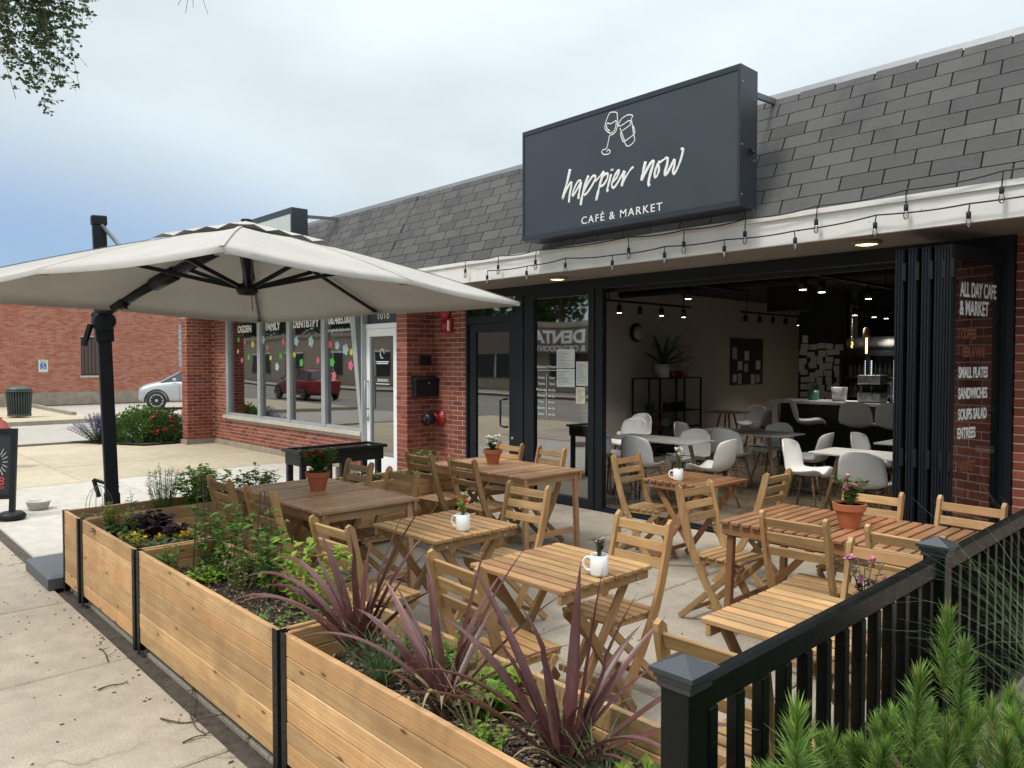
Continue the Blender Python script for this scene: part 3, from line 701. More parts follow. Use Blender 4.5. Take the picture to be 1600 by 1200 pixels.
# wall fittings
def fit(name, label, cat, builds):
    t = thing(name, label, cat)
    for nm, mb, mt, sm in builds: mb.build(nm, mt, t, sm)
    return t
mb_ = MB().lim(-8.648, -8.54, 6.20, 6.60, 1.21, 1.44); lid = MB().add([(-8.648,6.19,1.50),(-8.52,6.19,1.455),(-8.52,6.19,1.43),(-8.648,6.19,1.43),(-8.648,6.61,1.50),(-8.52,6.61,1.455),(-8.52,6.61,1.43),(-8.648,6.61,1.43)], [(0,1,2,3),(7,6,5,4),(0,4,5,1),(1,5,6,2),(2,6,7,3),(3,7,4,0)])
fit('mailbox', 'black mailbox with sloped lid on the brick pier beside the white door', 'mailbox', [('body', mb_, M['black'], False), ('lid', lid, M['black'], False), ('lock', MB().lathe([(.012, 0), (.012, .008)], 10, (-8.539, 6.42, 1.40), Matrix.Rotation(R(90), 3, 'Y')), M['alu'], False)])
fit('card_reader', 'small black electrical box on the brick pier above the mailbox', 'wall box', [('body', MB().lim(-8.648, -8.59, 6.33, 6.50, 1.66, 1.79), M['black'], False), ('cover', MB().lim(-8.589, -8.575, 6.35, 6.48, 1.68, 1.77), M['frame'], False)])
RYm = Matrix.Rotation(R(90), 3, 'X')
fd = MB().lathe([(.115, 0), (.115, .02), (.06, .03), (.055, .10), (.072, .11), (.072, .13)], 24, (-8.50, 6.598, .90), RYm)
fdc = MB()
for sx in (-.0,): fdc.tube([(-8.50, 6.468, .90), (-8.505, 6.40, .89), (-8.51, 6.33, .88)], [.075, .085, .085], 16).tube([(-8.511, 6.329, .88), (-8.512, 6.30, .878)], [.05, .045], 12)
fit('fire_hose_inlet', 'red fire department wall inlet with a black cap, low on the brick pier', 'fire inlet', [('flange', fd, M['red'], True), ('cap', fdc, M['black'], True)])
bell = MB().lathe([(.02, .10), (.06, .095), (.10, .06), (.115, .03), (.115, .02), (.05, .018), (.05, 0)][::-1], 24, (-8.36, 6.598, 2.40), RYm)
fit('alarm_bell', 'round red alarm bell under the soffit, partly behind the umbrella tip', 'alarm bell', [('gong', bell, M['red'], True)])
hs = MB().lim(-8.40, -8.21, 6.55, 6.597, 2.10, 2.30); horn = MB().lathe([(.07, 0), (.07, .02), (.04, .045)], 18, (-8.345, 6.548, 2.20), RYm)
sh = fit('fire_horn_strobe', 'square red fire horn and strobe on the brick pier below the bell', 'fire alarm', [('body', hs, M['red'], False), ('horn', horn, M['red'], True), ('strobe', MB().lim(-8.27, -8.235, 6.535, 6.549, 2.13, 2.27), M['white'], False)])

# ================================================================== SIGN BOXES
def sign_box(name, label, x0, x1, z0, z1, y0, y1, face_mat, lip=.045):
    t = thing(name, label, 'shop sign', (0, 0, 0))
    b = MB(); b.lim(x0, x1, y0 + .015, y1, z0, z1)
    b.lim(x0, x1, y0, y0 + .0149, z1 - lip, z1); b.lim(x0, x1, y0, y0 + .0149, z0, z0 + lip); b.lim(x0, x0 + lip * .5, y0, y0 + .0149, z0 + lip, z1 - lip); b.lim(x1 - lip * .5, x1, y0, y0 + .0149, z0 + lip, z1 - lip)
    b.build('cabinet', M['sign_box'], t)
    MB().lim(x0 + lip * .5 + .002, x1 - lip * .5 - .002, y0 + .006, y0 + .0145, z0 + lip + .002, z1 - lip - .002).build('face', face_mat, t)
    for xx in (x0 + .25, x1 - .2):
        MB().beam((xx, y1, z1 - .08), (xx, 6.75, z1 - .02), .03, .05).build('support_arm', M['flash'], t)
        MB().beam((xx, y1 - .02, z0 + .05), (xx, 5.95, z0 + .12), .04, .06).build('support_arm', M['steel'], t)
    return t
SY0 = 5.5
sg = sign_box('cafe_sign', 'dark slate box sign with white handwritten lettering above the open front', -5.69, -3.18, 2.955, 4.085, SY0, SY0 + .27, M['sign_face'])
bt = MB()
for z in (3.05, 3.45, 3.95): bt.lathe([(.008, 0), (.008, .004)], 8, (-3.18, SY0 + .03, z), Matrix.Rotation(R(90), 3, 'Y')); bt.lathe([(.006, 0), (.006, .004)], 8, (-3.18, SY0 + .22, z - .1), Matrix.Rotation(R(90), 3, 'Y'))
bt.build('bolt', M['alu'], sg)
MB().beam((-3.175, SY0 + .15, 3.40), (-3.15, SY0 + .15, 3.42), .02, .05).build('latch', M['steel'], sg)
def stroke(mb, pts, w, sc, ox, oy, k=5):
    P = [on_y(ox + x / sc, oy + y / sc, SY0 + .004) for x, y in pts]; C = catmull(P, k); n = len(C)
    mb.tube(C, [w * (.55 + .45 * math.sin(math.pi * min(1, (i + 1.5) / n * 1.25 + .1) if i < n * .6 else math.pi * .62)) for i in range(n)], 8, True, .15)
sc_ = MB(); w = .0135; T = lambda pts, ww=w: stroke(sc_, pts, ww, 10, 865, 220)
T([(258,445),(215,640),(140,915)], .019); T([(150,890),(190,790),(250,680),(280,655),(275,720),(250,850),(240,970)], .014)
T([(435,640),(395,625),(345,700),(295,830),(305,860),(350,790),(425,650)], .012); T([(432,650),(405,780),(385,915)], .016)
T([(545,545),(490,700),(440,900),(425,1010)], .017); T([(450,850),(520,700),(600,570),(645,550),(650,600),(590,720),(520,820),(470,855)], .013)
T([(650,640),(720,560),(785,475)], .010); T([(785,480),(720,700),(665,940)], .017); T([(745,600),(800,530),(845,520),(835,600),(780,690),(730,715)], .013)
T([(900,525),(865,660),(840,760),(850,795)], .015); T([(915,440),(912,470)], .021)
T([(925,650),(985,580),(1020,490),(1010,465),(960,540),(915,660),(915,720),(945,735),(1000,660),(1050,570),(1105,470)], .013); T([(1108,470),(1085,600),(1065,715)], .017); T([(1075,680),(1120,580),(1200,455),(1250,410)], .012)
T2 = lambda pts, ww=w: stroke(sc_, pts, ww, 12, 985, 220)
T2([(285,390),(240,580),(210,755)], .018); T2([(215,740),(280,600),(370,440),(425,385),(430,440),(370,640),(340,800),(360,850)], .016)
T2([(545,375),(490,490),(455,620),(465,690),(510,640),(535,550),(525,470),(510,450)], .013); T2([(540,420),(620,360),(690,310)], .012)
T2([(700,310),(690,440),(655,560),(650,645),(690,610),(760,480),(830,345)], .015); T2([(835,350),(825,470),(800,560),(815,625),(860,560),(930,400),(975,240),(985,160),(945,160)], .013)
sc_.build('lettering', M['letter'], sg, True)
ic = MB(); I = lambda pts: ic.tube(catmull([on_y(930 + x / 14.12, 165 + y / 14.12, SY0 + .004) for x, y in pts], 5), .0055, 6, True, .3)
I([(350,150),(470,155),(490,260),(495,420),(460,560),(400,630),(320,670),(290,800),(250,950),(170,980),(145,1030),(190,1080),(280,1075),(330,1030),(310,980),(280,985),(250,1025)])
I([(350,150),(310,180),(250,320),(215,460),(235,540),(320,610),(400,580),(445,500),(462,400),(455,335),(400,370),(340,405),(270,390),(250,450),(270,520),(325,565)])
I([(820,215),(830,240),(800,300),(820,440),(840,580),(865,700),(865,780),(800,860),(720,900),(670,860),(640,760),(590,620),(550,500)])
I([(820,215),(730,205),(650,245),(580,300),(520,410),(525,455),(600,430),(755,330),(775,390),(760,440),(600,555)])
I([(840,450),(870,560),(850,640),(640,795),(600,760),(560,640),(575,580)])
ic.build('glasses_drawing', M['letter'], sg, True)
text('lettering', 'CAFÉ & MARKET', .100, (on_y(968, 340, SY0).x, SY0 + .004, on_y(968, 340, SY0).z), FACE_S, M['letter'], sg, 1.08, .002, 'CENTER', .0004, 1.24)
M['pale_face'] = flat('pale_translucent_panel', (.50, .56, .55), .4, 0, .05, 3)
sign_box('dental_sign', 'pale dental box sign with dark frame rising behind the umbrella', -13.35, -10.79, 2.955, 4.075, SY0, SY0 + .27, M['pale_face'], .09)

# string lights along the fascia
M['cable'] = flat('black_rubber_cable', (.02, .02, .021), .6)
def string_light(label, pts, wig, lead):
    t = thing('string_light', label, 'string lights'); Y = 5.70
    P = [on_y(x, y, Y) for x, y in pts]; C = []
    for i in range(len(P) - 1):
        a, b = P[i], P[i+1]
        for k in range(6):
            q = a.lerp(b, k / 6); q.z -= wig * math.sin(math.pi * k / 6); q.y -= .004 * math.sin(k); C.append(q)
    C.append(P[-1]); MB().tube([(q.x, q.y, q.z + lead) for q in C], .006, 5).build('cable', M['cable'], t, True)
    for p in P:
        j = Vector((rnd.uniform(-.008, .008), rnd.uniform(-.01, .004), 0)); q = p + j
        bl_ = MB().lathe([(.004, -.066), (.015, -.058), (.0195, -.035), (.014, -.010), (.010, 0)], 12, q + Vector((0, 0, -.044)))
        bo = bl_.build('bulb', M['bulb'], t, True)
        MB().tube([(p.x, p.y, p.z + lead), (q.x, q.y, q.z)], .0045, 5).lathe([(.014, -.047), (.0155, -.042), (.0155, -.006), (.010, 0)], 12, q).build('socket', M['black'], bo, True)
        MB().tube([(q.x, q.y, q.z - .05), (q.x + .004, q.y, q.z - .085)], .004, 5).build('filament', M['paper_yellow'], bo)
    return t
def ext(l, n):
    return l
string_light('lower black cable of clear bulbs drooping across the white fascia', [(762,430),(824,423),(884,411),(957,407),(1039,394),(1132,384),(1241,371),(1369,347),(1515,330),(1700,300),(1960,250)], .012, .05)
string_light('upper black cable of clear bulbs running along the bottom of the shingles', [(727,420),(779,414),(838,406),(982,387),(1069,377),(1165,361),(1277,342),(1415,319),(1567,291),(1760,255),(2050,205)], .018, .10)
for lab, x, y in (('round lit soffit light near the fixed cafe window', -5.82, 6.17), ('round lit soffit light beside the folded door leaves', -2.42, 6.10)):
    t = thing('soffit_light', lab, 'ceiling light', (x, y, 2.645))
    MB().lathe([(.115, 0), (.115, -.018), (.088, -.03), (.088, -.012)], 28).build('trim', M['soffit'], t, True); MB().lathe([(0.0, -.034), (.05, -.031), (.087, -.022)], 28).build('lens', M['lamp_warm'], t, True)
# ================================================================== UMBRELLA
um = thing('cantilever_umbrella', 'large square greige cantilever umbrella on a charcoal mast behind the planters', 'umbrella')
K = {'N': Vector((-3.48,1.42,2.235)), 'R': Vector((-4.35,4.18,2.175)), 'F': Vector((-6.97,3.21,2.10)), 'L': Vector((-6.10,.44,2.15))}
ctr = (K['N'] + K['F']) / 2; apex = Vector((ctr.x, ctr.y, 2.665))
rim = []
for a, b in (('N','R'),('R','F'),('F','L'),('L','N')): rim += [K[a], (K[a] + K[b]) / 2 + Vector((0, 0, .012))]
def canopy_pt(s, t, dz=0):
    i = int(s) % 8; f = s - int(s); e_ = rim[i].lerp(rim[(i+1) % 8], f)
    inward = (ctr - e_); inward.z = 0
    e_ = e_ + inward * (.020 * math.sin(math.pi * f))                       # hem pulled in between ribs
    p = apex.lerp(e_, t); p.z -= .035 * math.sin(math.pi * f) * t * (1 - .3 * t) * .6; p.z += .030 * math.sin(math.pi * t)
    return p + Vector((0, 0, dz))
cn = MB(); NS, NT = 8 * 8, 14
for j in range(NT + 1):
    for i in range(NS): cn.v.append(tuple(canopy_pt(i / 8, .07 + .93 * j / NT)))
for j in range(NT):
    for i in range(NS): cn.f.append((j*NS+i, j*NS+(i+1)%NS, (j+1)*NS+(i+1)%NS, (j+1)*NS+i))
b = len(cn.v)
for i in range(NS): q = canopy_pt(i / 8, 1); cn.v.append((q.x, q.y, q.z - .028))
for i in range(NS): cn.f.append((NT*NS+i, NT*NS+(i+1)%NS, b+(i+1)%NS, b+i))
can = cn.build('canopy', M['canopy'], um, True)
for i in range(8):
    sm = MB(); P = [canopy_pt(i, .30 + .70 * k / 10, .004) for k in range(11)]; sd = (rim[(i+1) % 8] - rim[i-1]).normalized(); sm.strip(P, [.022] * 11, sd); sm.build('seam', M['canopy'], can)
vt = MB(); NJ = 6
for j in range(NJ + 1):
    for i in range(NS):
        t = .0 + .30 * j / NJ; q = canopy_pt(i / 8, t, .034); f = (i / 8) % 1
        q.z += (.024 * math.sin(math.pi * f * 2) ** 2 - .018) * (j / NJ) ** 2
        if j == 0: q = apex + Vector((0, 0, .040))
        vt.v.append(tuple(q))
for j in range(NJ):
    for i in range(NS): vt.f.append((j*NS+i, j*NS+(i+1)%NS, (j+1)*NS+(i+1)%NS, (j+1)*NS+i))
vt.build('vent', M['canopy'], um, True)
MB().lathe([(.0, .014), (.035, .012), (.04, 0)], 14, apex + Vector((0, 0, .036))).build('finial', M['steel'], um, True)
hub = Vector((ctr.x, ctr.y, 2.215))
for i in range(8):
    p0 = apex.lerp(rim[i], .05) + Vector((0, 0, -.035)); p1 = apex.lerp(rim[i], .985) + Vector((0, 0, -.022)); mid = apex.lerp(rim[i], .50) + Vector((0, 0, -.018))
    rb = MB().beam(p0, mid, .020, .026).beam(mid, p1, .018, .024).build('rib', M['frame'], um)
    MB().beam(hub + (rim[i] - ctr).normalized() * .05 + Vector((0, 0, .01)), apex.lerp(rim[i], .44) + Vector((0, 0, -.035)), .016, .028).build('strut', M['frame'], rb)
    MB().box(apex.lerp(rim[i], .975) + Vector((0, 0, -.038)), (.07, .05, .012)).build('tip_pocket', M['canopy'], rb)
MB().tube([hub + Vector((0, 0, .0)), apex + Vector((0, 0, -.02))], .030, 12).build('centre_post', M['frame'], um, True)
MB().lathe([(.0, -.045), (.06, -.04), (.075, -.015), (.075, .02), (.05, .04)], 20, hub).build('hub', M['frame'], um, True)
MB().tube(catmull([hub + Vector((.05, .03, .42)), hub + Vector((.06, .02, .2)), hub + Vector((.10, -.01, -.05)), hub + Vector((.13, -.02, -.16))], 5), .003, 4).build('tie_cord', M['wire'], um)
mb0, mt0 = Vector((-6.76, 1.84, .10)), Vector((-6.735, 1.755, 2.80))
ax = (rim[2] + rim[3]) / 2 - ctr; ax.z = 0; ax.normalize()
def mast_at(z): t = (z - .10) / 2.70; return mb0.lerp(mt0, t)
mm = MB().beam(mb0, mt0, .084, .098, up=ax).build('mast', M['frame'], um, bevel=.008)
MB().beam(mast_at(.10), mast_at(.62), .097, .111, up=ax).build('mast_sleeve', M['frame'], um, bevel=.006)
MB().beam(mast_at(2.80), mast_at(2.875), .098, .112, up=ax).build('mast_cap', M['steel'], um, bevel=.01)
pv = mast_at(2.03); sl_ = MB().beam(mast_at(1.86), mast_at(2.13), .115, .13, up=ax)
sl_.lathe([(.075, -.09), (.085, -.07), (.085, .07), (.075, .09)], 18, pv, Matrix.Rotation(math.atan2(ax.x, -ax.y) , 3, 'Z') @ Matrix.Rotation(R(90), 3, 'Y'))
slide = sl_.build('slider', M['frame'], um, bevel=.008)
MB().beam(pv + Vector((.02, -.10, -.03)), pv + Vector((-.02, -.14, -.20)), .035, .03).beam(pv + Vector((.05, -.07, -.05)), pv + Vector((-.28, -.05, -.06)), .025, .02).build('handle', M['steel'], slide)
a0 = pv - ax * .06 + Vector((0, 0, .04)); a1 = apex + Vector((0, 0, -.06)); d_ = a1 - a0
arm = MB().tube([a0, a0 + d_ * .50], .036, 12).tube([a0 + d_ * .44, a1], .044, 12).build('arm', M['frame'], um, True)
MB().tube([a0 + d_ * .42, a0 + d_ * .56], .056, 14).build('arm_joint', M['steel'], um, True)
MB().tube([a0 + d_ * .10, a0 + d_ * .22], .050, 14).beam(a0 + d_ * .14 + Vector((0, 0, .05)), a0 + d_ * .24 + Vector((.03, -.02, -.08)), .02, .018).build('tilt_grip', M['steel'], um, True)
MB().tube([mast_at(2.83), a0 + d_ * .40 + Vector((0, 0, .03))], .016, 8).build('stay', M['flash'], um, True)
MB().beam(mast_at(.66) - ax * -.05, mast_at(.70) + Vector((-.16, -.09, .02)), .022, .022).beam(mast_at(.70) + Vector((-.16, -.09, .02)), mast_at(.58) + Vector((-.10, -.07, 0)), .024, .024).build('crank', M['steel'], um)
bs = um
M['slab_grey'] = flat('grey_weighted_base', (.085, .095, .105), .55, 0, .12, 8)
for i, (x, y) in enumerate(((-7.145, 1.47), (-6.36, 1.47), (-7.145, 2.235), (-6.36, 2.235))):
    MB().box((x + (.385 if i % 2 == 0 else -.0), y + .18, .05), (.75, .37, .10)) if False else None
bb = MB(); bb.lim(-7.145, -6.375, 1.28, 2.26, .004, .085); bb.add([(-7.145,1.28,.085),(-6.375,1.28,.085),(-6.375,2.26,.085),(-7.145,2.26,.085),(-7.10,1.33,.105),(-6.42,1.33,.105),(-6.42,2.21,.105),(-7.10,2.21,.105)], [(4,5,6,7),(0,1,5,4),(1,2,6,5),(2,3,7,6),(3,0,4,7)])
bb.build('base_weight', M['slab_grey'], um)

# ================================================================== CEDAR PLANTERS
PH, NB = .597, 6
def planter(label, x0, x1, y0, y1, soil_z=.47, chips=0, sub=None):
    t = thing('cedar_planter', label, 'planter', (x0, y0, 0), 0, 'cedar planter boxes round the patio'); X, Y = x1 - x0, y1 - y0; th = .024
    bz = [.062 + i * (PH - .062) / NB for i in range(NB + 1)]
    for i in range(NB):
        za = (bz[i] + bz[i+1]) / 2; h = bz[i+1] - bz[i] - .0022
        j = lambda: rnd.uniform(-.0012, .0012)
        bar('plank', (.012, th/2 + j(), za), (X - .012, th/2, za), h, th, M['cedar'], t, (0, 1, 0), .0035)
        bar('plank', (.012, Y - th/2 + j(), za), (X - .012, Y - th/2, za), h, th, M['cedar'], t, (0, 1, 0), .0035)
        bar('plank', (th/2, th + .002, za), (th/2, Y - th - .002, za), h, th, M['cedar'], t, (1, 0, 0), .0035)
        bar('plank', (X - th/2, th + .002, za), (X - th/2, Y - th - .002, za), h, th, M['cedar'], t, (1, 0, 0), .0035)
    for cx, sx in ((0, 1), (X, -1)):
        for cy, sy in ((0, 1), (Y, -1)):
            q = MB(); q.lim(*sorted((cx - .003 * sx, cx + .040 * sx)), *sorted((cy - .004 * sy, cy - .0005 * sy)), 0, PH + .002); q.lim(*sorted((cx - .0045 * sx, cx - .0012 * sx)), *sorted((cy - .003 * sy, cy + .040 * sy)), 0, PH + .002)
            for zz in [(bz[k] + bz[k+1]) / 2 for k in range(NB)]: q.lathe([(.004, 0), (.004, .003)], 6, (cx + .02 * sx, cy - .004 * sy, zz), Matrix.Rotation(R(90 * sy), 3, 'X'))
            q.build('corner_post', M['steel'], t)
    n = 26; s = MB(); m2 = 9
    for j_ in range(m2 + 1):
        for i in range(n + 1):
            x, y = th + (X - 2*th) * i / n, th + (Y - 2*th) * j_ / m2
            s.v.append((x, y, soil_z + .022 * noise.noise(Vector((x * 4 + x0, y * 5, 3))) + .012 * noise.noise(Vector((x * 17, y * 17, 1)))))
    for j_ in range(m2):
        for i in range(n): k = j_ * (n + 1) + i; s.f.append((k, k + 1, k + n + 2, k + n + 1))
    s.build('soil', M['soil'], t, True)
    if chips:
        c = MB()
        for _ in range(chips):
            x, y = rnd.uniform(th + .01, X - th - .01), rnd.uniform(th + .01, Y - th - .01); z = soil_z + .022 * noise.noise(Vector((x * 4 + x0, y * 5, 3))) + rnd.uniform(.002, .012)
            L = rnd.uniform(.008, .030); Rm = Matrix.Rotation(rnd.uniform(0, 6.3), 3, 'Z') @ Matrix.Rotation(rnd.gauss(0, .35), 3, 'Y') @ Matrix.Rotation(rnd.gauss(0, .35), 3, 'X')
            c.box((x, y, z), (L, L * rnd.uniform(.2, .5), .003), Rm)
        o = c.build('mulch', M['chip'], t); o['kind'] = 'stuff'
    return t
planter('cedar planter of salad greens running back along the patio end beside the umbrella mast', -6.33, -5.90, 1.375, 3.20, .50, 150)
planter('empty-sided cedar planter behind the large square table, nearest the brick pier', -6.33, -5.90, 3.26, 4.80, .50)
planter('short cedar planter with yellow pansies, second from the far corner of the front row', -5.875, -4.705, 1.385, 1.855, .50, 300)
planter('long cedar planter with black dirt and wire stakes in the middle of the front row', -4.675, -2.885, 1.39, 1.865, .46, 1500)
planter('long cedar planter holding the three burgundy strap-leaf plants, nearest the camera', -2.855, -1.06, 1.395, 1.88, .46, 4200)

# ================================================================== FOLDING CHAIRS AND TABLES
PROF = [(.000, .882), (.012, .86), (.045, .72), (.085, .58), (.125, .47), (.165, .39), (.235, .27), (.33, .13), (.425, .0)]
def prof_y(z):
    for (a, za), (b_, zb) in zip(PROF, PROF[1:]):
        if zb <= z <= za: return a + (b_ - a) * (za - z) / (za - zb)
    return 0
def post_mesh(x):
    q = MB(); n = len(PROF)
    for i, (y, z) in enumerate(PROF):
        a = Vector(PROF[max(i-1, 0)]); c = Vector(PROF[min(i+1, n-1)]); t = (c - a).normalized(); nn = Vector((-t.y, t.x)); hw = .0245
        if i == 0: hw = .012
        if i == n - 1: nn = Vector((1, 0)); hw = .027
        for s in (-1, 1):
            for w_ in (-1, 1): q.v.append((x + w_ * .0105, y + nn.x * hw * s, z + nn.y * hw * s))
    for i in range(n - 1):
        k = i * 4; q.f += [(k, k+1, k+5, k+4), (k+3, k+2, k+6, k+7), (k+1, k+3, k+7, k+5), (k+2, k, k+4, k+6)]
    q.f += [(0, 2, 3, 1), (4*n-4, 4*n-3, 4*n-1, 4*n-2)]
    return q
def make_chair(label, grp):
    t = thing('folding_chair', label, 'chair', (0, 0, 0), 0, grp); m = M['wood_chair']
    for x in (-.172, .172):
        o = post_mesh(x).build('back_post', m, t)
    # wood grain runs along each mesh's own X, so posts are turned: length stored along X
    for o in [c for c in t.children if c.name.startswith('back_post')]:
        me = o.data; Rz = Matrix(((0, 0, 1, 0), (0, 1, 0, 0), (-1, 0, 0, 0), (0, 0, 0, 1)))
        me.transform(Rz); o.matrix_basis = Rz.inverted()
    for z in (.822, .742, .662):
        y = prof_y(z); bar('back_slat', (-.161, y, z), (.161, y, z), .016, .052, m, t, (0, -.27, 1), .003)
    for x in (-.135, .135): bar('seat_rail', (x, .09, .413), (x, .475, .425), .020, .030, m, t)
    for k in range(6): y = .125 + k * .064; bar('seat_slat', (-.158, y, .437 + k * .0012), (.158, y, .437 + k * .0012), .051, .014, m, t, (0, 0, 1), .003)
    for x in (-.1495, .1495): bar('rear_leg', (x, .445, .412), (x, .01, .006), .019, .040, m, t, (1, 0, 0) if False else (0, 0, 1), .003)
    bar('stretcher', (-.14, .07, .062), (.14, .07, .062), .016, .032, m, t); bar('stretcher', (-.161, .385, .055), (.161, .385, .055), .016, .032, m, t)
    b_ = MB()
    for s in (-1, 1):
        for y, z in ((.245, .23), (.17, .40), (.44, .415)): b_.lathe([(.007, 0), (.007, .003), (.003, .004)], 8, (s * (.183 if y < .3 else .160), y, z), Matrix.Rotation(R(90 * s), 3, 'Y'))
    b_.build('bolt', M['alu'], t)
    return t
G1 = 'slatted wooden folding chairs on the patio'
CH = [(-5.25, 2.10, 0, 'folding chair at the big square table, planter side, farther from the camera'),
 (-4.63, 2.11, 3, 'folding chair at the big square table, planter side, nearer the camera'),
 (-5.36, 3.33, 180, 'folding chair behind the big square table, left of the two, before the cedar planter'),
 (-4.72, 3.31, 182, 'folding chair behind the big square table, right of the two, at its corner'),
 (-5.50, 4.01, 2, 'folding chair in front of the rear table with the white flower pot, left one'),
 (-4.92, 4.03, -2, 'folding chair in front of the rear table with the white flower pot, right one'),
 (-5.54, 5.20, 180, 'folding chair behind the rear table, directly right of the white flower pot'),
 (-4.96, 5.20, 178, 'folding chair behind the rear table, in front of the fixed window'),
 (-3.43, 1.94, 2, 'folding chair half hidden by purple leaves at the small table with the red flower mug'),
 (-3.58, 3.53, 184, 'folding chair on the building side of the small table with the red flower mug'),
 (-2.42, 1.94, -4, 'folding chair between the burgundy plants and the small table with the cactus mug'),
 (-2.41, 3.24, 178, 'folding chair on the building side of the small table with the cactus mug'),
 (-4.17, 5.30, -90, 'folding chair left of the small doorway table, in front of the open cafe'),
 (-2.85, 4.36, -93, 'folding chair at the left end of the long table with pink flowers'),
 (-2.70, 5.27, 90, 'folding chair right of the small doorway table, facing left'),
 (-1.87, 3.80, 3, 'folding chair on the near side of the long table, in front of the pink pot'),
 (-1.33, 3.84, -2, 'folding chair on the near side of the long table, by the fence post'),
 (-1.27, 3.52, 180, 'folding chair behind the pale small table, back towards the long table'),
 (-1.90, 4.96, 180, 'folding chair across the long table, behind the pink flower pot'),
 (-1.36, 5.02, 176, 'folding chair across the long table, by the lettered glass leaf'),
 (-1.22, 1.94, 1, 'folding chair against the near fence corner, in front of the pale small table')]
ch0 = None
for x, y, a, lab in CH:
    if ch0 is None: ch0 = make_chair(lab, G1); ch0.location = (x, y, .002); ch0.rotation_euler = (0, 0, R(a)); continue
    dup(ch0, (x, y, .002), R(a), lab)
TZ = .722
def small_table(label, cx, cy, rz, m, L=.62, Wd=.64):
    t = thing('folding_table', label, 'table', (cx, cy, 0), R(rz), 'slatted wooden tables on the patio'); n = 9; p = Wd / n
    for k in range(n):
        y = -Wd / 2 + p * (k + .5); bar('table_slat', (-L/2, y, TZ - .010), (L/2, y, TZ - .010), p - .0160, .021, m, t, (0, 0, 1), .003)
    for x in (-L/2 + .03, L/2 - .03): bar('apron', (x, -Wd/2 + .012, TZ - .043), (x, Wd/2 - .012, TZ - .043), .022, .046, m, t)
    for s in (-1, 1):
        x = s * (L/2 - .056); bar('leg', (x, -.24 , TZ - .03), (x, .25, .012), .021, .046, m, t, (0, 0, 1), .003); x = s * (L/2 - .080); bar('leg', (x, .24, TZ - .03), (x, -.25, .012), .021, .046, m, t, (0, 0, 1), .003)
    for y in (-.235, .235): bar('stretcher', (-L/2 + .085, y, .09), (L/2 - .085, y, .09), .018, .034, m, t)
    b_ = MB()
    for s in (-1, 1):
        for y, z in ((.0, .36), (-.22, TZ - .05), (.22, TZ - .05)): b_.lathe([(.008, 0), (.008, .004)], 8, (s * (L/2 - (.044 if y == 0 else .018)), y, z), Matrix.Rotation(R(90 * s), 3, 'Y'))
    b_.build('bolt', M['alu'], t)
    return t
small_table('small slatted table with a white mug of red flowers', -3.555, 2.79, 0, M['wood_acacia'])
small_table('small slatted table with a white mug holding a reddish succulent', -2.465, 2.64, 0, M['wood_acacia'])
small_table('palest small slatted table with pink flowers, behind the black fence', -1.315, 2.79, 0, M['wood_chair'], .535, .64)
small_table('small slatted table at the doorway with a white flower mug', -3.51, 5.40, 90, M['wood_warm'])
def long_table(label, x0, x1, y0, y1, m):
    cx, cy = (x0 + x1) / 2, (y0 + y1) / 2; L, Wd = x1 - x0, y1 - y0
    t = thing('slatted_table', label, 'table', (cx, cy, 0), 0, 'slatted wooden tables on the patio'); n = round(L / .071); p = L / n
    for k in range(n):
        x = -L/2 + p * (k + .5); bar('table_slat', (x, -Wd/2, TZ - .010), (x, Wd/2, TZ - .010), p - .0160, .021, m, t, (0, 0, 1), .003)
    for y in (-Wd/2 + .035, Wd/2 - .035): bar('apron', (-L/2 + .01, y, TZ - .053), (L/2 - .01, y, TZ - .053), .022, .066, m, t)
    for x in (-L/2 + .055, L/2 - .055):
        bar('apron', (x, -Wd/2 + .05, TZ - .053), (x, Wd/2 - .05, TZ - .053), .022, .06, m, t)
        for y in (-1, 1): bar('leg', (x, y * (Wd/2 - .068), TZ - .02), (x + (.02 if x > 0 else -.02), y * (Wd/2 - .055), 0.004), .043, .043, m, t, (0, 1, 0), .004)
        bar('crossbar', (x + (.014 if x > 0 else -.014), -Wd/2 + .09, .19), (x + (.014 if x > 0 else -.014), Wd/2 - .09, .19), .020, .05, m, t)
        s = -1 if x > 0 else 1; bar('brace', (x + s * .02, .012 * s, .19), (x + s * .48, .012 * s, TZ - .03), .020, .042, m, t)
    bar('brace', (-.2, 0, TZ - .045), (.2, 0, TZ - .045), .06, .03, m, t)
    return t
long_table('large square reddish slatted table with a red geranium pot under the umbrella', -5.72, -4.36, 2.40, 3.20, M['wood_brown'])
long_table('slatted table at the back with a terracotta pot of white flowers', -5.84, -4.50, 4.37, 5.13, M['wood_brown'])
long_table('long warm brown slatted table with a terracotta pot of pink flowers', -2.49, -1.10, 4.09, 4.91, M['wood_warm'])

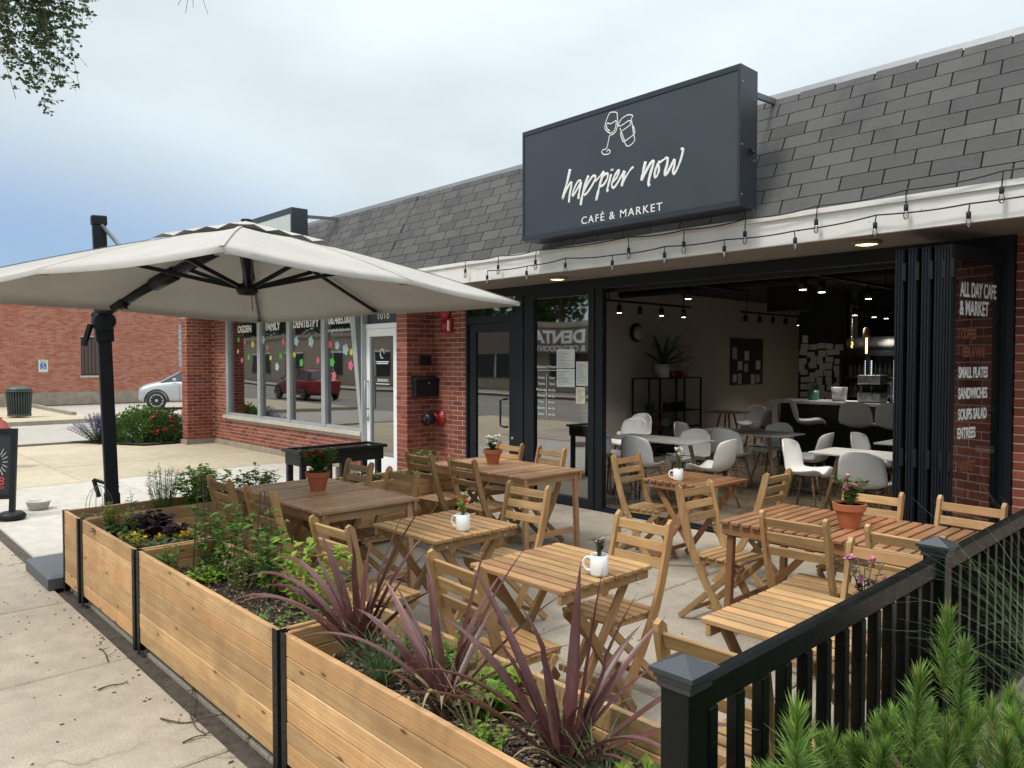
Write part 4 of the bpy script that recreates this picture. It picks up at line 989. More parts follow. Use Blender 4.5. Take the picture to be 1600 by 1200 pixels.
# ================================================================== BLACK FENCE
fn = thing('patio_fence', 'glossy black picket fence with capped posts along the right edge of the patio', 'fence')
FX = -1.0; PY = [1.50, 3.25, 5.02]
for i, y in enumerate(PY):
    p = MB().lim(FX - .040, FX + .040, y - .040, y + .040, .0, .945)
    if i == 0: p.lim(FX - .1345 + .078, FX - .1345 + .0835, y - .03, y + .03, .0, .90) if False else None
    po = p.build('post', M['fence'], fn, bevel=.004)
    c = MB(); c.lim(FX - .046, FX + .046, y - .046, y + .046, .936, .956); c.lim(FX - .052, FX + .052, y - .052, y + .052, .9565, .970)
    c.add([(FX-.060,y-.060,.9705),(FX+.060,y-.060,.9705),(FX+.060,y+.060,.9705),(FX-.060,y+.060,.9705),(FX-.060,y-.060,.982),(FX+.060,y-.060,.982),(FX+.060,y+.060,.982),(FX-.060,y+.060,.982),(FX,y,1.010)],
          [(3,2,1,0),(0,1,5,4),(1,2,6,5),(2,3,7,6),(3,0,4,7),(4,5,8),(5,6,8),(6,7,8),(7,4,8)])
    c.build('post_cap', M['capm'], po)
for y0, y1 in zip(PY, PY[1:]):
    a, b_ = y0 + .041, y1 - .041
    bar('top_rail', (FX, a, .896), (FX, b_, .896), .042, .080, M['fence'], fn, (0, 0, 1), .010); bar('bottom_rail', (FX, a, .11), (FX, b_, .11), .040, .06, M['fence'], fn, (0, 0, 1), .005)
    n = 13
    for k in range(n):
        y = a + (b_ - a) * (k + .5) / n; bar('baluster', (FX, y, .135), (FX, y, .857), .040, .034, M['fence'], fn, (1, 0, 0), .004)
    MB().lim(FX - .026, FX + .026, a, a + .006, .845, .940).lim(FX - .026, FX + .026, b_ - .006, b_, .845, .940).build('rail_bracket', M['steel'], fn)

# ================================================================== MUGS, POTS AND THEIR FLOWERS
def mug(label, x, y, rz, z=TZ):
    t = thing('mug', label, 'mug', (x, y, z), R(rz), 'white mugs used as vases')
    MB().lathe([(.030, 0), (.039, .003), (.0415, .012), (.0415, .096), (.0395, .097), (.0375, .093), (.0375, .078), (.0, .078)], 28).build('body', M['mug'], t, True)
    MB().tube(catmull([(-.040, 0, .078), (-.058, 0, .080), (-.072, 0, .062), (-.070, 0, .038), (-.056, 0, .022), (-.040, 0, .022)], 5), .0062, 8).build('handle', M['mug'], t, True)
    MB().lathe([(0, .0), (.0365, 0)], 20, (0, 0, .083)).build('soil', M['soil'], t); return t
def pot(label, x, y, s=1, z=TZ):
    t = thing('terracotta_pot', label, 'flower pot', (x, y, z), 0, 'terracotta flower pots on the tables')
    q = [(.052, 0), (.080, .105), (.090, .106), (.094, .145), (.087, .146), (.082, .128), (0, .128)]
    MB().lathe([(r * s, h * s) for r, h in q], 32).build('body', M['terra'], t); MB().lathe([(0, 0), (.081 * s, 0)], 24, (0, 0, .134 * s)).build('soil', M['soil'], t); return t
def posy(name, label, x, y, z, h, spread, leafmat, flmat, nst=10, nl=7, ls=.03, nf=5, fs=.02, seed=1, petals=9, cat='flower', grp=None):
    r = random.Random(seed); t = thing(name, label, cat, (x, y, z), 0, grp); st, lf, fl = MB(), MB(), MB()
    for i in range(nst):
        a = r.uniform(0, 6.3); e_ = Vector((math.cos(a), math.sin(a), 0)) * spread * r.uniform(.15, 1); hh = h * r.uniform(.5, 1)
        P = catmull([Vector((e_.x * .15, e_.y * .15, -.008)), Vector((e_.x * .5, e_.y * .5, hh * .55)), Vector((e_.x, e_.y, hh))], 4); st.tube(P, .0018, 4)
        for k in range(nl):
            q = P[r.randint(2, len(P) - 1)]; b_ = r.uniform(0, 6.3); d = Vector((math.cos(b_), math.sin(b_), r.uniform(-.1, .7))); lf.leaf(q, d, (0, 0, 1), ls * r.uniform(.6, 1.3), ls * r.uniform(.5, .8), .15)
        if i < nf:
            top = P[-1] + Vector((0, 0, .005))
            for k in range(petals):
                b_ = r.uniform(0, 6.3); d = Vector((math.cos(b_), math.sin(b_), r.uniform(.0, 1.3))); fl.leaf(top + Vector((r.uniform(-1, 1), r.uniform(-1, 1), r.uniform(-.5, .8))) * fs * .5, d, (0, 0, 1), fs * r.uniform(.7, 1.2), fs * .8, .2)
    st.build('stem', M['stem'], t); lf.build('foliage', M[leafmat], t)
    if fl.v: fl.build('blossom', M[flmat], t)
    return t
mug('white mug on the small table nearest the umbrella, holding red flowers', -3.35, 2.76, 22); posy('red_flower', 'red blossom with yellow-green leaves standing in a white mug', -3.35, 2.76, TZ + .083, .155, .045, 'leaf_lime', 'redfl', 7, 6, .035, 2, .020, 2, 14)
mug('white mug on the small table behind the nearest strap-leaf plant, holding a succulent', -2.215, 2.63, 30); posy('potted_succulent', 'stubby reddish-green succulent with tiny white blooms in a white mug', -2.215, 2.63, TZ + .083, .095, .035, 'leaf_purple', 'whitefl', 16, 7, .018, 4, .010, 3, 5)
mug('white mug on the doorway table, holding white flowers', -3.555, 5.22, 40); posy('white_flower', 'loose white and pale yellow blossoms standing in a doorway mug', -3.555, 5.22, TZ + .083, .17, .06, 'leaf_dark', 'whitefl', 7, 5, .03, 4, .028, 4, 9)
mug('white mug behind the fence pickets, holding pink flowers', -1.10, 2.80, 90); posy('pink_geranium', 'pink blossoms with dusky purple leaves seen just above the fence rail', -1.10, 2.80, TZ + .083, .19, .075, 'leaf_purple', 'pink', 9, 7, .032, 4, .020, 5, 12)
pot('terracotta pot of red geraniums on the big square table', -5.15, 2.82); posy('red_geranium', 'bushy green geranium with a few red flowers under the umbrella', -5.15, 2.82, TZ + .134, .17, .135, 'leaf', 'redfl', 60, 10, .052, 7, .028, 6, 14)
pot('terracotta pot of white flowers on the rear table', -5.34, 4.77, .98); posy('white_begonia', 'compact dark-leaved plant covered in white blossoms at the rear', -5.34, 4.77, TZ + .13, .13, .10, 'leaf_dark', 'whitefl', 30, 7, .036, 22, .026, 7, 9)
pot('terracotta pot of pink flowers on the long table, largest of the three', -1.85, 4.47, 1.0); posy('pink_begonia', 'leggy green plant with a cluster of pink flowers on the long table', -1.85, 4.47, TZ + .134, .165, .10, 'leaf', 'pink', 26, 7, .040, 9, .024, 8, 12)
# ================================================================== STRAP-LEAF PLANTS AND PLANTER PLANTING
def strap_mesh(L, Wd, el, bend, seed):
    """one arching strap leaf growing along +X from the origin; el = start elevation, bend = how far it arches over"""
    r = random.Random(seed); n = 14; p = Vector((0, 0, 0)); a = el; mb = MB(); tw = r.uniform(-.5, .5); sw = r.uniform(-.12, .12)
    for i in range(n + 1):
        t = i / n; w = Wd * (.42 + 1.9 * t) if t < .3 else Wd * max(.02, (1 - ((t - .3) / .7) ** 2.2)); w = min(w, Wd)
        d = Vector((math.cos(a), sw * t, math.sin(a))); sd = Vector((0, 1, 0)) * math.cos(tw * t) + Vector((-math.sin(a), 0, math.cos(a))) * math.sin(tw * t); up = sd.cross(d).normalized()
        up = -up if up.z < 0 and abs(a) < 1.2 else up
        mb.v += [tuple(p - sd * w / 2 + up * w * .22), tuple(p), tuple(p + sd * w / 2 + up * w * .22)]
        a -= bend / n * (.25 + 1.5 * t * t * 1.4); p = p + d * L / n
    for i in range(n):
        k = i * 3; mb.f += [(k, k+1, k+4, k+3), (k+1, k+2, k+5, k+4)]
    return mb
def strap_plant(label, x, y, z, leaves, seed, upright=13):
    r = random.Random(seed); t = thing('cordyline_plant', label, 'strap-leaf plant', (x, y, z), 0, 'burgundy strap-leaf plants in the front planter')
    def put(az, L, el, bend, w=.035):
        me_ = strap_mesh(L, w, el, bend, r.randint(0, 9999)); o = me_.build('leaf', M['cord'], t, True); o.rotation_euler = (0, 0, az); o.location = (r.uniform(-.012, .012), r.uniform(-.012, .012), r.uniform(0, .05))
    for az, L, el, bend in leaves: put(R(az), L, R(el), bend, .040 if seed == 11 else .036)
    for i in range(upright): put(r.uniform(0, 6.28), r.uniform(.24, .58), R(r.uniform(48, 86)), r.uniform(.05, .9), r.uniform(.026, .038))
    for i in range(6): put(r.uniform(0, 6.28), r.uniform(.12, .22), R(r.uniform(40, 65)), r.uniform(.3, 1.0), .022)
    for i in range(5):
        o = strap_mesh(r.uniform(.22, .36), .018, R(r.uniform(55, 75)), r.uniform(2.4, 3.2), r.randint(0, 9999)).build('dry_leaf', M['dry'], t, True); o.rotation_euler = (0, 0, r.uniform(0, 6.28)); o.location = (0, 0, .02)
    MB().tube([(0, 0, -.06), (0, 0, .05)], [.03, .022], 10).build('stem', M['bark'], t)
# azimuth (0 = along +X), length, start elevation, arch
strap_plant('burgundy strap-leaf plant furthest from the fence, drooping leaves over the cedar boards', -2.66, 1.63, .47, [(238,.58,50,1.9),(226,.66,52,2.2),(215,.68,56,2.5),(205,.62,50,2.1),(198,.66,60,2.3),(20,.62,62,.5),(40,.66,70,.3),(80,.60,72,.3),(10,.60,45,.5),(350,.55,35,.7)], 3)
strap_plant('middle burgundy strap-leaf plant, with a tuft of fine grass on its left', -2.03, 1.58, .46, [(228,.62,48,1.7),(195,.50,45,.9),(180,.55,52,.5),(30,.66,52,.35),(45,.66,66,.25),(60,.62,78,.15),(20,.60,38,.5),(160,.5,70,.4),(340,.5,40,1.0)], 5)
strap_plant('burgundy strap-leaf plant beside the black fence post, largest and reddest of the three', -1.50, 1.63, .45, [(222,.68,50,2.0),(232,.62,48,1.7),(205,.60,56,.7),(190,.66,62,.4),(110,.62,80,.1),(60,.66,82,.1),(40,.62,72,.2),(25,.68,46,.35),(15,.62,36,.8),(0,.50,50,2.3),(348,.40,45,1.2)], 11, 15)

def herb(name, label, x, y, z, h, rad, nst, nl, ls, leafm_, seed, wfac=.55, cat='plant', bare=.15, fl=None, nf=0, fs=.02, droop=.1, stemr=.0025, lean=.8, upl=.35):
    r = random.Random(seed); t = thing(name, label, cat, (x, y, z)); st, lf, fb_ = MB(), MB(), MB()
    for i in range(nst):
        a = r.uniform(0, 6.3); q = r.uniform(.1, 1) ** .7; e_ = Vector((math.cos(a), math.sin(a), 0)) * rad * q; hh = h * r.uniform(.6, 1) * (1 - .25 * q)
        P = catmull([Vector((e_.x * (1 - lean), e_.y * (1 - lean), -.02)), Vector((e_.x * .7, e_.y * .7, hh * .5)), Vector((e_.x + r.uniform(-.02, .02), e_.y + r.uniform(-.02, .02), hh))], 5)
        st.tube(P, [stemr * (1 - .5 * k / (len(P)-1)) for k in range(len(P))], 4)
        for k in range(nl):
            u = r.uniform(bare, 1); q_ = P[min(len(P) - 1, int(u * (len(P) - 1) + .5))]; b_ = r.uniform(0, 6.3)
            lf.leaf(q_, Vector((math.cos(b_), math.sin(b_), r.uniform(-.25, upl * 2))), (r.uniform(-.3, .3), r.uniform(-.3, .3), 1), ls * r.uniform(.55, 1.25), ls * wfac * r.uniform(.8, 1.2), .14, droop)
        if i < nf:
            top = P[-1]
            for k in range(10):
                b_ = r.uniform(0, 6.3); fb_.leaf(top, Vector((math.cos(b_), math.sin(b_), r.uniform(-.2, .8))), (0, 0, 1), fs, fs * .9, .1)
    st.build('stem', M['stem'], t); lf.build('foliage', M[leafm_], t)
    if fb_.v: fb_.build('blossom', M[fl], t)
    return t
def tuft(name, label, x, y, z, L, n, mat, seed, spread=1.0, w=.0035, cat='grass'):
    r = random.Random(seed); t = thing(name, label, cat, (x, y, z)); b_ = MB()
    for i in range(n):
        a = r.uniform(0, 6.3); el = r.uniform(.9, 1.5) - spread * r.uniform(0, .5); bend = r.uniform(.4, 1.9) * spread; p = Vector((r.uniform(-.03, .03), r.uniform(-.03, .03), 0)); l_ = L * r.uniform(.5, 1.1); pts, wd = [], []
        for k in range(9):
            pts.append(p.copy()); wd.append(w * (1 - (k / 8) ** 1.6 * .9)); p = p + Vector((math.cos(a) * math.cos(el), math.sin(a) * math.cos(el), math.sin(el))) * l_ / 8; el -= bend / 8 * (.3 + k / 5)
        b_.strip(pts, wd, Vector((-math.sin(a), math.cos(a), 0)))
    b_.build('blades', M[mat], t); MB().tube([(0, 0, -.02), (0, 0, .03)], [.03, .015], 8).build('crown', M['stem'], t); return t

# front planter by the camera
tuft('grass_tuft', 'fine pale grass tuft between the two left burgundy plants', -2.42, 1.60, .47, .36, 150, 'grassb', 4, .9)
tuft('grass_tuft', 'sparse tuft of yellow-green upright blades in the mulch', -1.84, 1.58, .46, .34, 26, 'grass_pale', 6, .45, .005)
tuft('grass_tuft', 'thin green blades at the foot of the burgundy plant by the fence', -1.32, 1.60, .46, .30, 90, 'grassb', 8, .8)
tuft('grass_tuft', 'wispy pale grass beside the largest burgundy plant, leaning to the fence', -1.62, 1.72, .46, .36, 30, 'grass_pale', 9, .9)
herb('lettuce', 'round lime-green leafy plant between the burgundy plants', -1.98, 1.76, .46, .16, .12, 30, 8, .06, 'leaf_lime', 21, .8, upl=.5)
herb('lettuce', 'lime-green leafy plant behind the fence corner post', -1.20, 1.66, .46, .16, .11, 30, 8, .06, 'leaf_lime', 22, .8)
herb('parsley', 'bright feathery herb at the far end of the strap-leaf planter', -2.55, 1.80, .46, .17, .10, 22, 14, .026, 'leaf', 23)
herb('parsley', 'feathery green herb against the inner board, middle of the strap-leaf planter', -1.62, 1.80, .46, .15, .10, 20, 14, .026, 'leaf', 24)
herb('lettuce', 'small lime-green rosette at the inner board beside the left burgundy plant', -2.32, 1.79, .46, .13, .10, 24, 8, .05, 'leaf_lime', 25, .8)
herb('parsley', 'feathery pale herb between the middle and largest burgundy plants', -1.74, 1.50, .46, .14, .09, 20, 14, .024, 'leaf_lime', 26)
herb('fern_herb', 'tall lacy green herb behind the middle burgundy plant', -2.20, 1.80, .46, .26, .10, 18, 18, .028, 'leaf', 27)
# middle planter
herb('pepper_plant', 'dark bushy seedling at the far near corner of the bare-soil planter', -4.52, 1.52, .46, .22, .09, 14, 8, .05, 'leaf', 31, .5)
herb('tomato_plant', 'leggy tomato plant on stakes, tallest in the middle planter', -4.20, 1.74, .46, .55, .15, 13, 24, .060, 'leaf', 32, .5)
herb('tomato_plant', 'leggy staked plant with pale leaves in front of the square table', -3.72, 1.76, .46, .50, .14, 12, 24, .058, 'leaf', 33, .55)
herb('tomato_plant', 'thin staked plant with bright tips reaching across the table edge', -3.40, 1.77, .46, .48, .13, 10, 22, .055, 'leaf_lime', 34, .5)
herb('withered_plant', 'dried straw-coloured stems between the staked plants', -3.95, 1.70, .46, .34, .14, 22, 5, .03, 'dry', 35, .4)
herb('low_herb', 'low yellow-green mound of small leaves in the middle planter', -4.25, 1.66, .46, .09, .16, 50, 8, .028, 'leaf_lime', 36, .7)
herb('low_herb', 'creeping green plant near the inner corner of the middle planter', -3.10, 1.72, .46, .12, .14, 28, 7, .035, 'leaf', 37, .6)
herb('low_herb', 'small green sprigs on the dark soil near the front boards', -3.30, 1.56, .46, .07, .12, 16, 6, .03, 'leaf', 38, .6)
herb('marigold_seedling', 'feathery bright green seedling at the planter joint', -2.96, 1.80, .46, .18, .10, 20, 10, .03, 'leaf_lime', 39, .4)
for i, (x, y, lab) in enumerate(((-4.28, 1.62, 'bundle of thin dark wire stakes around the tallest staked plant'), (-3.75, 1.74, 'dark wire stakes holding the pale-leaved plant before the square table'))):
    t = thing('plant_stakes', lab, 'plant stakes', (x, y, .44)); r = random.Random(50 + i)
    for k in range(5):
        a = k * 1.256; MB().tube([(.07 * math.cos(a), .07 * math.sin(a), 0), (.02 * math.cos(a), .02 * math.sin(a), .58)], .0019, 5).build('stake', M['wire'], t)
    MB().tube([(.025 * math.cos(a), .025 * math.sin(a), .50) for a in [q * .52 for q in range(13)]], .0022, 4, False).build('ring', M['wire'], t)
herb('tomato_plant', 'tall leafy stem at the far end of the bare-soil planter, by the purple kale', -4.55, 1.76, .46, .50, .12, 9, 22, .055, 'leaf', 71, .5)
herb('basil', 'leafy bright stems crossing the corner of the big square table', -3.14, 1.80, .46, .44, .11, 9, 20, .05, 'leaf_lime', 72, .5)
herb('oregano', 'low mid-green bushy herb beside the bundle of stakes', -4.00, 1.80, .46, .22, .14, 26, 12, .04, 'leaf', 73, .6)
# pansy planter
for i, (x, y) in enumerate(((-5.05, 1.50), (-5.10, 1.66), (-5.02, 1.74), (-5.00, 1.80))):
    posy('pansy', ('yellow pansy hard against the front board of the short planter', 'yellow pansy in mid-row behind the front one', 'yellow pansy just right of the mid-row one', 'yellow pansy furthest from the front board')[i], x, y, .50, .08 if i else .11, .06, 'leaf_yellow', 'yellowfl', 12, 6, .028, 3, .022, 70 + i, 7)
herb('kale', 'dark purple leafy plant, taller one in the short planter', -5.42, 1.72, .50, .20, .11, 22, 9, .075, 'leaf_purple', 41, .7)
herb('kale', 'dark purple leafy plant, lower one by the inner boards', -5.20, 1.77, .50, .13, .09, 16, 8, .07, 'leaf_purple', 42, .7)
herb('goldenrod', 'yellow-green upright sprays in the far corner of the short planter', -5.72, 1.52, .50, .25, .10, 20, 26, .030, 'leaf_yellow', 43, .5)
herb('goldenrod', 'pale yellow-green sprays beside the tall purple kale', -5.58, 1.66, .50, .22, .10, 20, 24, .030, 'leaf_yellow', 44, .5)
herb('spinach', 'dark blue-green broad leaves in the middle of the short planter', -5.56, 1.56, .50, .11, .16, 34, 6, .06, 'leaf_dark', 45, .7)
herb('low_herb', 'yellow-green low leaves along the front board of the short planter', -5.30, 1.52, .50, .10, .15, 36, 7, .035, 'leaf_yellow', 46, .6)
herb('low_herb', 'grey-green low leaves at the near end of the short planter', -4.88, 1.62, .50, .10, .13, 30, 7, .04, 'leaf_grey', 47, .6)
# planters along the far end
herb('asparagus_fern', 'tall wispy fronds at the back of the far planter', -6.14, 2.03, .50, .44, .15, 40, 46, .030, 'leaf', 51, .22)
herb('basil', 'large leafy bright green clump in the far planter, before the chairs', -6.08, 2.33, .50, .42, .23, 64, 18, .065, 'leaf_lime', 52, .5)
herb('mint', 'upright mid-green plant behind the first table chairs', -6.12, 2.78, .50, .34, .18, 34, 16, .06, 'leaf', 53, .55)
herb('seedling', 'single thin young plant with drooping leaves beside the mast', -6.10, 1.78, .50, .26, .05, 3, 8, .06, 'leaf_grey', 54, .4)
herb('goldenrod', 'pale sprigs at the open corner of the far planter', -6.12, 1.50, .50, .12, .10, 10, 10, .025, 'leaf_yellow', 55, .5)
herb('strawberry_plant', 'low dark clump seen over the far edge of the square table', -6.12, 3.42, .50, .16, .16, 34, 8, .055, 'leaf_dark', 56, .7)
herb('strawberry_plant', 'dark leafy clump behind the geranium pot in the rear planter', -6.12, 3.85, .50, .18, .15, 34, 8, .05, 'leaf_dark', 57, .7)
herb('rosemary', 'grey-green needle-leaved herb in front of the white door', -6.12, 4.22, .50, .20, .13, 26, 16, .03, 'leaf_grey', 58, .2)
herb('pepper_plant', 'tall leafy green plant in front of the brick pier', -6.14, 4.55, .50, .36, .17, 26, 13, .06, 'leaf', 59, .55)
# wire hoop cage in the corner
t = thing('wire_cage', 'thin wire hoops standing in the far planter corner beside the mast', 'plant cage', (-6.17, 1.58, .46))
for k in range(3):
    a = k * 1.05; MB().tube(catmull([(.09 * math.cos(a), .09 * math.sin(a), 0), (.085 * math.cos(a), .085 * math.sin(a), .22), (0, 0, .32), (-.085 * math.cos(a), -.085 * math.sin(a), .22), (-.09 * math.cos(a), -.09 * math.sin(a), 0)], 5), .0022, 4).build('hoop', M['flash'], t)
MB().tube([(.088 * math.cos(a), .088 * math.sin(a), .12) for a in [q * .42 for q in range(16)]], .002, 4, False).build('ring', M['flash'], t)

# ================================================================== PINE SHRUB AND ORNAMENTAL GRASS OUTSIDE THE FENCE
def shoot_mesh(L, seed, nn=170):
    r = random.Random(seed); b_ = MB()
    for i in range(nn):
        t = (i + r.random()) / nn; a = i * 2.39996 + r.uniform(-.3, .3); el = R(36 + 38 * t ** 3 + r.uniform(-14, 14)); l_ = r.uniform(.038, .060) * (1 - .12 * t)
        p = Vector((0, 0, L * t)); d = Vector((math.cos(a) * math.cos(el), math.sin(a) * math.cos(el), math.sin(el))); sd = Vector((-math.sin(a), math.cos(a), 0)) * .0011
        m_ = p + d * l_ * .6 + Vector((0, 0, .002)); b_.add([p - sd, p + sd, m_ + sd, m_ - sd, p + d * l_], [(0, 1, 2, 3), (3, 2, 4)])
    return b_.mesh('shoot')
SH = []
for i, L in enumerate((.06, .08, .10, .14, .07)):
    me = shoot_mesh(L, 100 + i, int(1700 * L) + 50); me.materials.append(M['pine']); SH.append((me, L))
pn = thing('pine_shrub', 'dwarf pine shrub with bright green upright candles outside the fence, nearest the camera', 'shrub', (-.50, 1.62, -.02))
r = random.Random(77); br = MB()
def pshoot(p, d, me, s=1):
    o = bpy.data.objects.new('shoot', me); link(o, pn); d = Vector(d).normalized(); q = d.to_track_quat('Z', 'Y'); mt = q.to_matrix().to_4x4() @ Matrix.Rotation(r.uniform(0, 6.3), 4, 'Z') @ Matrix.Scale(s, 4); mt.translation = Vector(p); o.matrix_basis = mt
def crown_h(x, y):
    q = (x / .62) ** 2 + ((y - .18) / 1.02) ** 2
    return .89 * math.sqrt(max(0, 1 - q * .66)) + .05 * math.sin(9 * x + 4 * y) + .05 * math.sin(7 * y)
ns = 0
while ns < 520:
    x, y = r.uniform(-.40, .60), r.uniform(-.75, 1.15)
    if (x / .62) ** 2 + ((y - .18) / 1.02) ** 2 > 1.0: continue
    top = crown_h(x, y) - .12; lay = r.random(); z = top - (lay ** 1.4) * .42
    out = Vector((x * 1.1, (y - .18) * .6, .75 + r.uniform(-.2, .35))); d = out.normalized() + Vector((r.uniform(-.55, .55), r.uniform(-.55, .55), r.uniform(-.05, .40)))
    me, L = r.choice(SH); base = Vector((x, y, z)); pshoot(base, d, me, r.uniform(.85, 1.2)); ns += 1
    if r.random() < .5:
        k = base - d.normalized() * .12 - Vector((x * .25, (y - .18) * .15, .10)); br.tube(catmull([base + d.normalized() * L * .7, base, k, Vector((x * .35, .18 + (y - .18) * .4, max(.05, z - .45)))], 3), [.004 + .0012 * q for q in range(10)], 5)
for px, py, z in ((1430, 1100, .98), (1245, 1175, 1.0), (1475, 1010, 1.02), (1500, 1050, .95), (1560, 1120, .92)):
    p = on_x(px, py, -.55) - Vector((-.50, 1.62, -.02)); pshoot(p - Vector((0, 0, .10)), (r.uniform(-.15, .15), r.uniform(-.15, .15), 1), SH[3][0], 1.15)
for k in range(9):
    a = k * .7; br.tube(catmull([(0, .18, 0), (.15 * math.cos(a), .18 + .2 * math.sin(a), .25), (.34 * math.cos(a), .18 + .55 * math.sin(a), .55)], 4), [.022 - .0018 * q for q in range(9)], 6)
br.build('branch', M['bark'], pn, True)
gr = thing('ornamental_grass', 'tall arching green grass clump outside the fence at the right edge', 'grass', (-.30, 2.95, -.02)); r = random.Random(5); b_ = MB()
for i in range(420):
    a = r.uniform(0, 6.3); el = r.uniform(1.25, 1.54); bend = r.uniform(.2, 1.5) if i % 4 else r.uniform(1.3, 2.4); p = Vector((r.uniform(-.13, .13), r.uniform(-.15, .15), 0)); l_ = r.uniform(.8, 1.42); pts, wd = [], []
    for k in range(11):
        pts.append(p.copy()); wd.append(.0055 * (1 - (k / 10) ** 2 * .85)); p = p + Vector((math.cos(a) * math.cos(el), math.sin(a) * math.cos(el), math.sin(el))) * l_ / 10; el -= bend / 10 * (.15 + k / 5)
    b_.strip(pts, wd, Vector((-math.sin(a), math.cos(a), 0)))
b_.build('blades', M['grassb'], gr); MB().tube([(0, 0, -.02), (0, 0, .10)], [.14, .06], 10).build('crown', M['dry'], gr)
o = MB().lim(-.90, 3.6, -.08, 5.2, -.16, .0015).build('planting_strip', M['soil']); o['kind'] = 'structure'

# ================================================================== LITTER ON THE WALK
tw_ = M['bark']
for i, (pts, lab) in enumerate((([(655,1002),(700,1018),(760,1020),(850,1003),(915,985)], 'long thin curved twig lying on the walk by the planter'), ([(795,850),(778,930),(775,985),(800,1045),(840,1065)], 'forked twig lying across the longer one on the walk'), ([(745,1102),(790,1085),(840,1068)], 'short dark twig near the planter gap'), ([(400,885),(450,872),(500,860),(520,852)], 'thin twig in the middle of the walk'), ([(440,768),(425,735),(405,715)], 'small crooked twig beside the slab joint'))):
    P = [on_z(x * .3834, 740 + y * .3834, 0) for x, y in pts]; P = [Vector((p.x, p.y, .006 + .006 * (k % 2))) for k, p in enumerate(P)]
    C = catmull(P, 4); m_ = MB().tube(C, [.0045 * (1 - .6 * k / len(C)) for k in range(len(C))], 5)
    for k in range(2, len(C) - 2, 4): m_.tube([C[k], C[k] + Vector((rnd.uniform(-.07, .07), rnd.uniform(-.07, .07), .006))], [.0025, .001], 4)
    o = m_.build('twig', tw_, None, True); tag(o, lab, 'twig', 'twigs on the walk')
lt = MB()
for i in range(260):
    x, y = rnd.uniform(-9, -2.2), rnd.uniform(.2, 1.5) if rnd.random() < .75 else rnd.uniform(1.28, 1.46); y = min(y, 1.37)
    if rnd.random() < .3: y = rnd.uniform(1.22, 1.37)
    lt.box((x, y, .004), (rnd.uniform(.004, .018), rnd.uniform(.003, .009), .003), Matrix.Rotation(rnd.uniform(0, 3), 3, 'Z'))
for i in range(160): lt.box((rnd.uniform(-5, -1.1), rnd.uniform(2.0, 6.3), .004), (rnd.uniform(.004, .016), rnd.uniform(.003, .008), .003), Matrix.Rotation(rnd.uniform(0, 3), 3, 'Z'))
o = lt.build('litter', M['bark']); tag(o, 'scattered crumbs of bark and leaf on the concrete', 'litter', None, 'stuff')
# ================================================================== LEFT: BLACKBOARD, BOWL, PLANTER TROUGH, HYDRANT, BIN, SHRUBS, CAR, FAR BUILDING
ab = thing('sidewalk_blackboard', 'black chalkboard sign on weighted feet at the left edge of the walk', 'chalkboard', (-9.74, 1.27, 0), R(60))
def tl(mb, m): mb.v = [tuple(m @ Vector(v)) for v in mb.v]; return mb
TLm = Matrix.Rotation(R(-7), 4, 'X')
tl(MB().lim(-.40, -.345, -.02, .02, .06, .98).lim(.345, .40, -.02, .02, .06, .98).lim(-.345, .345, -.018, .018, .93, .98).lim(-.345, .345, -.018, .018, .22, .27), TLm).build('frame', M['black'], ab)
tl(MB().lim(-.345, .345, -.008, .008, .27, .93), TLm).build('board', M['chalk'], ab)
for x in (-.372, .372):
    MB().lathe([(.03, .09), (.10, .085), (.135, .05), (.13, .015), (.11, 0.0)][::-1], 20, (x, 0, .0)).build('weighted_foot', M['steel'], ab, True)
MB().lim(-.345, -.02, .07, .10, .03, .28).build('back_leg', M['black'], ab)
RX = (TLm.to_3x3() @ FACE_S)
chk = tl(MB(), TLm)
def chalk_line(pts, mat='letter', w=.004):
    m_ = MB().tube(catmull([Vector((x, -.0095, z)) for x, z in pts], 4), w, 5, True, .3); tl(m_, TLm); m_.build('chalk_drawing', M[mat], ab)
chalk_line([(.12,.80),(.14,.78),(.20,.78),(.21,.70),(.21,.62)]); chalk_line([(.10,.60),(.16,.62),(.20,.58),(.18,.52),(.12,.52),(.10,.56)]); chalk_line([(.12,.48),(.18,.46),(.22,.50),(.24,.44),(.20,.41)])
for k in range(7): a = -1.0 + k * .33; chalk_line([(.22 + .05 * math.cos(a), .62 + .09 * math.sin(a)), (.22 + .10 * math.cos(a), .62 + .17 * math.sin(a))], 'letter', .0025)
M['chalk_red'] = flat('red_chalk', (.60, .08, .08), .9)
text('chalk_lettering', '8', .12, TLm @ Vector((.265, -.010, .375)), RX, M['chalk_red'], ab, 1, .001); text('chalk_lettering', "'", .10, TLm @ Vector((.20, -.010, .39)), RX, M['letter'], ab, 1, .001)
text('chalk_lettering', '2', .13, TLm @ Vector((.20, -.010, .285)), RX, M['letter'], ab, 1, .001); text('chalk_lettering', '00', .045, TLm @ Vector((.27, -.010, .33)), RX, M['chalk_red'], ab, 1, .001)
text('chalk_lettering', 'day', .075, TLm @ Vector((.11, -.010, .53)), RX, M['letter'], ab, 1, .001)
bw = thing('dog_bowl', 'ribbed pale metal dog bowl on the concrete beside the chalkboard', 'bowl', (-10.02, 1.93, .004))
bm_ = MB(); n = 32
prof = [(.088, 0), (.095, .004), (.125, .088), (.135, .092), (.130, .096), (.118, .086), (.085, .02), (0, .018)]
bm_.lathe(prof, n); bm_.v = [(x * (1 + .018 * (k % 2)), y * (1 + .018 * (k % 2)), z) for k, (x, y, z) in enumerate(bm_.v)]
bm_.build('body', flat('pale_bowl', (.50, .48, .43), .5, 0, .2, 30), bw, True); MB().lathe([(0, .055), (.10, .055)], 24).build('water', M['car_glass'], bw)
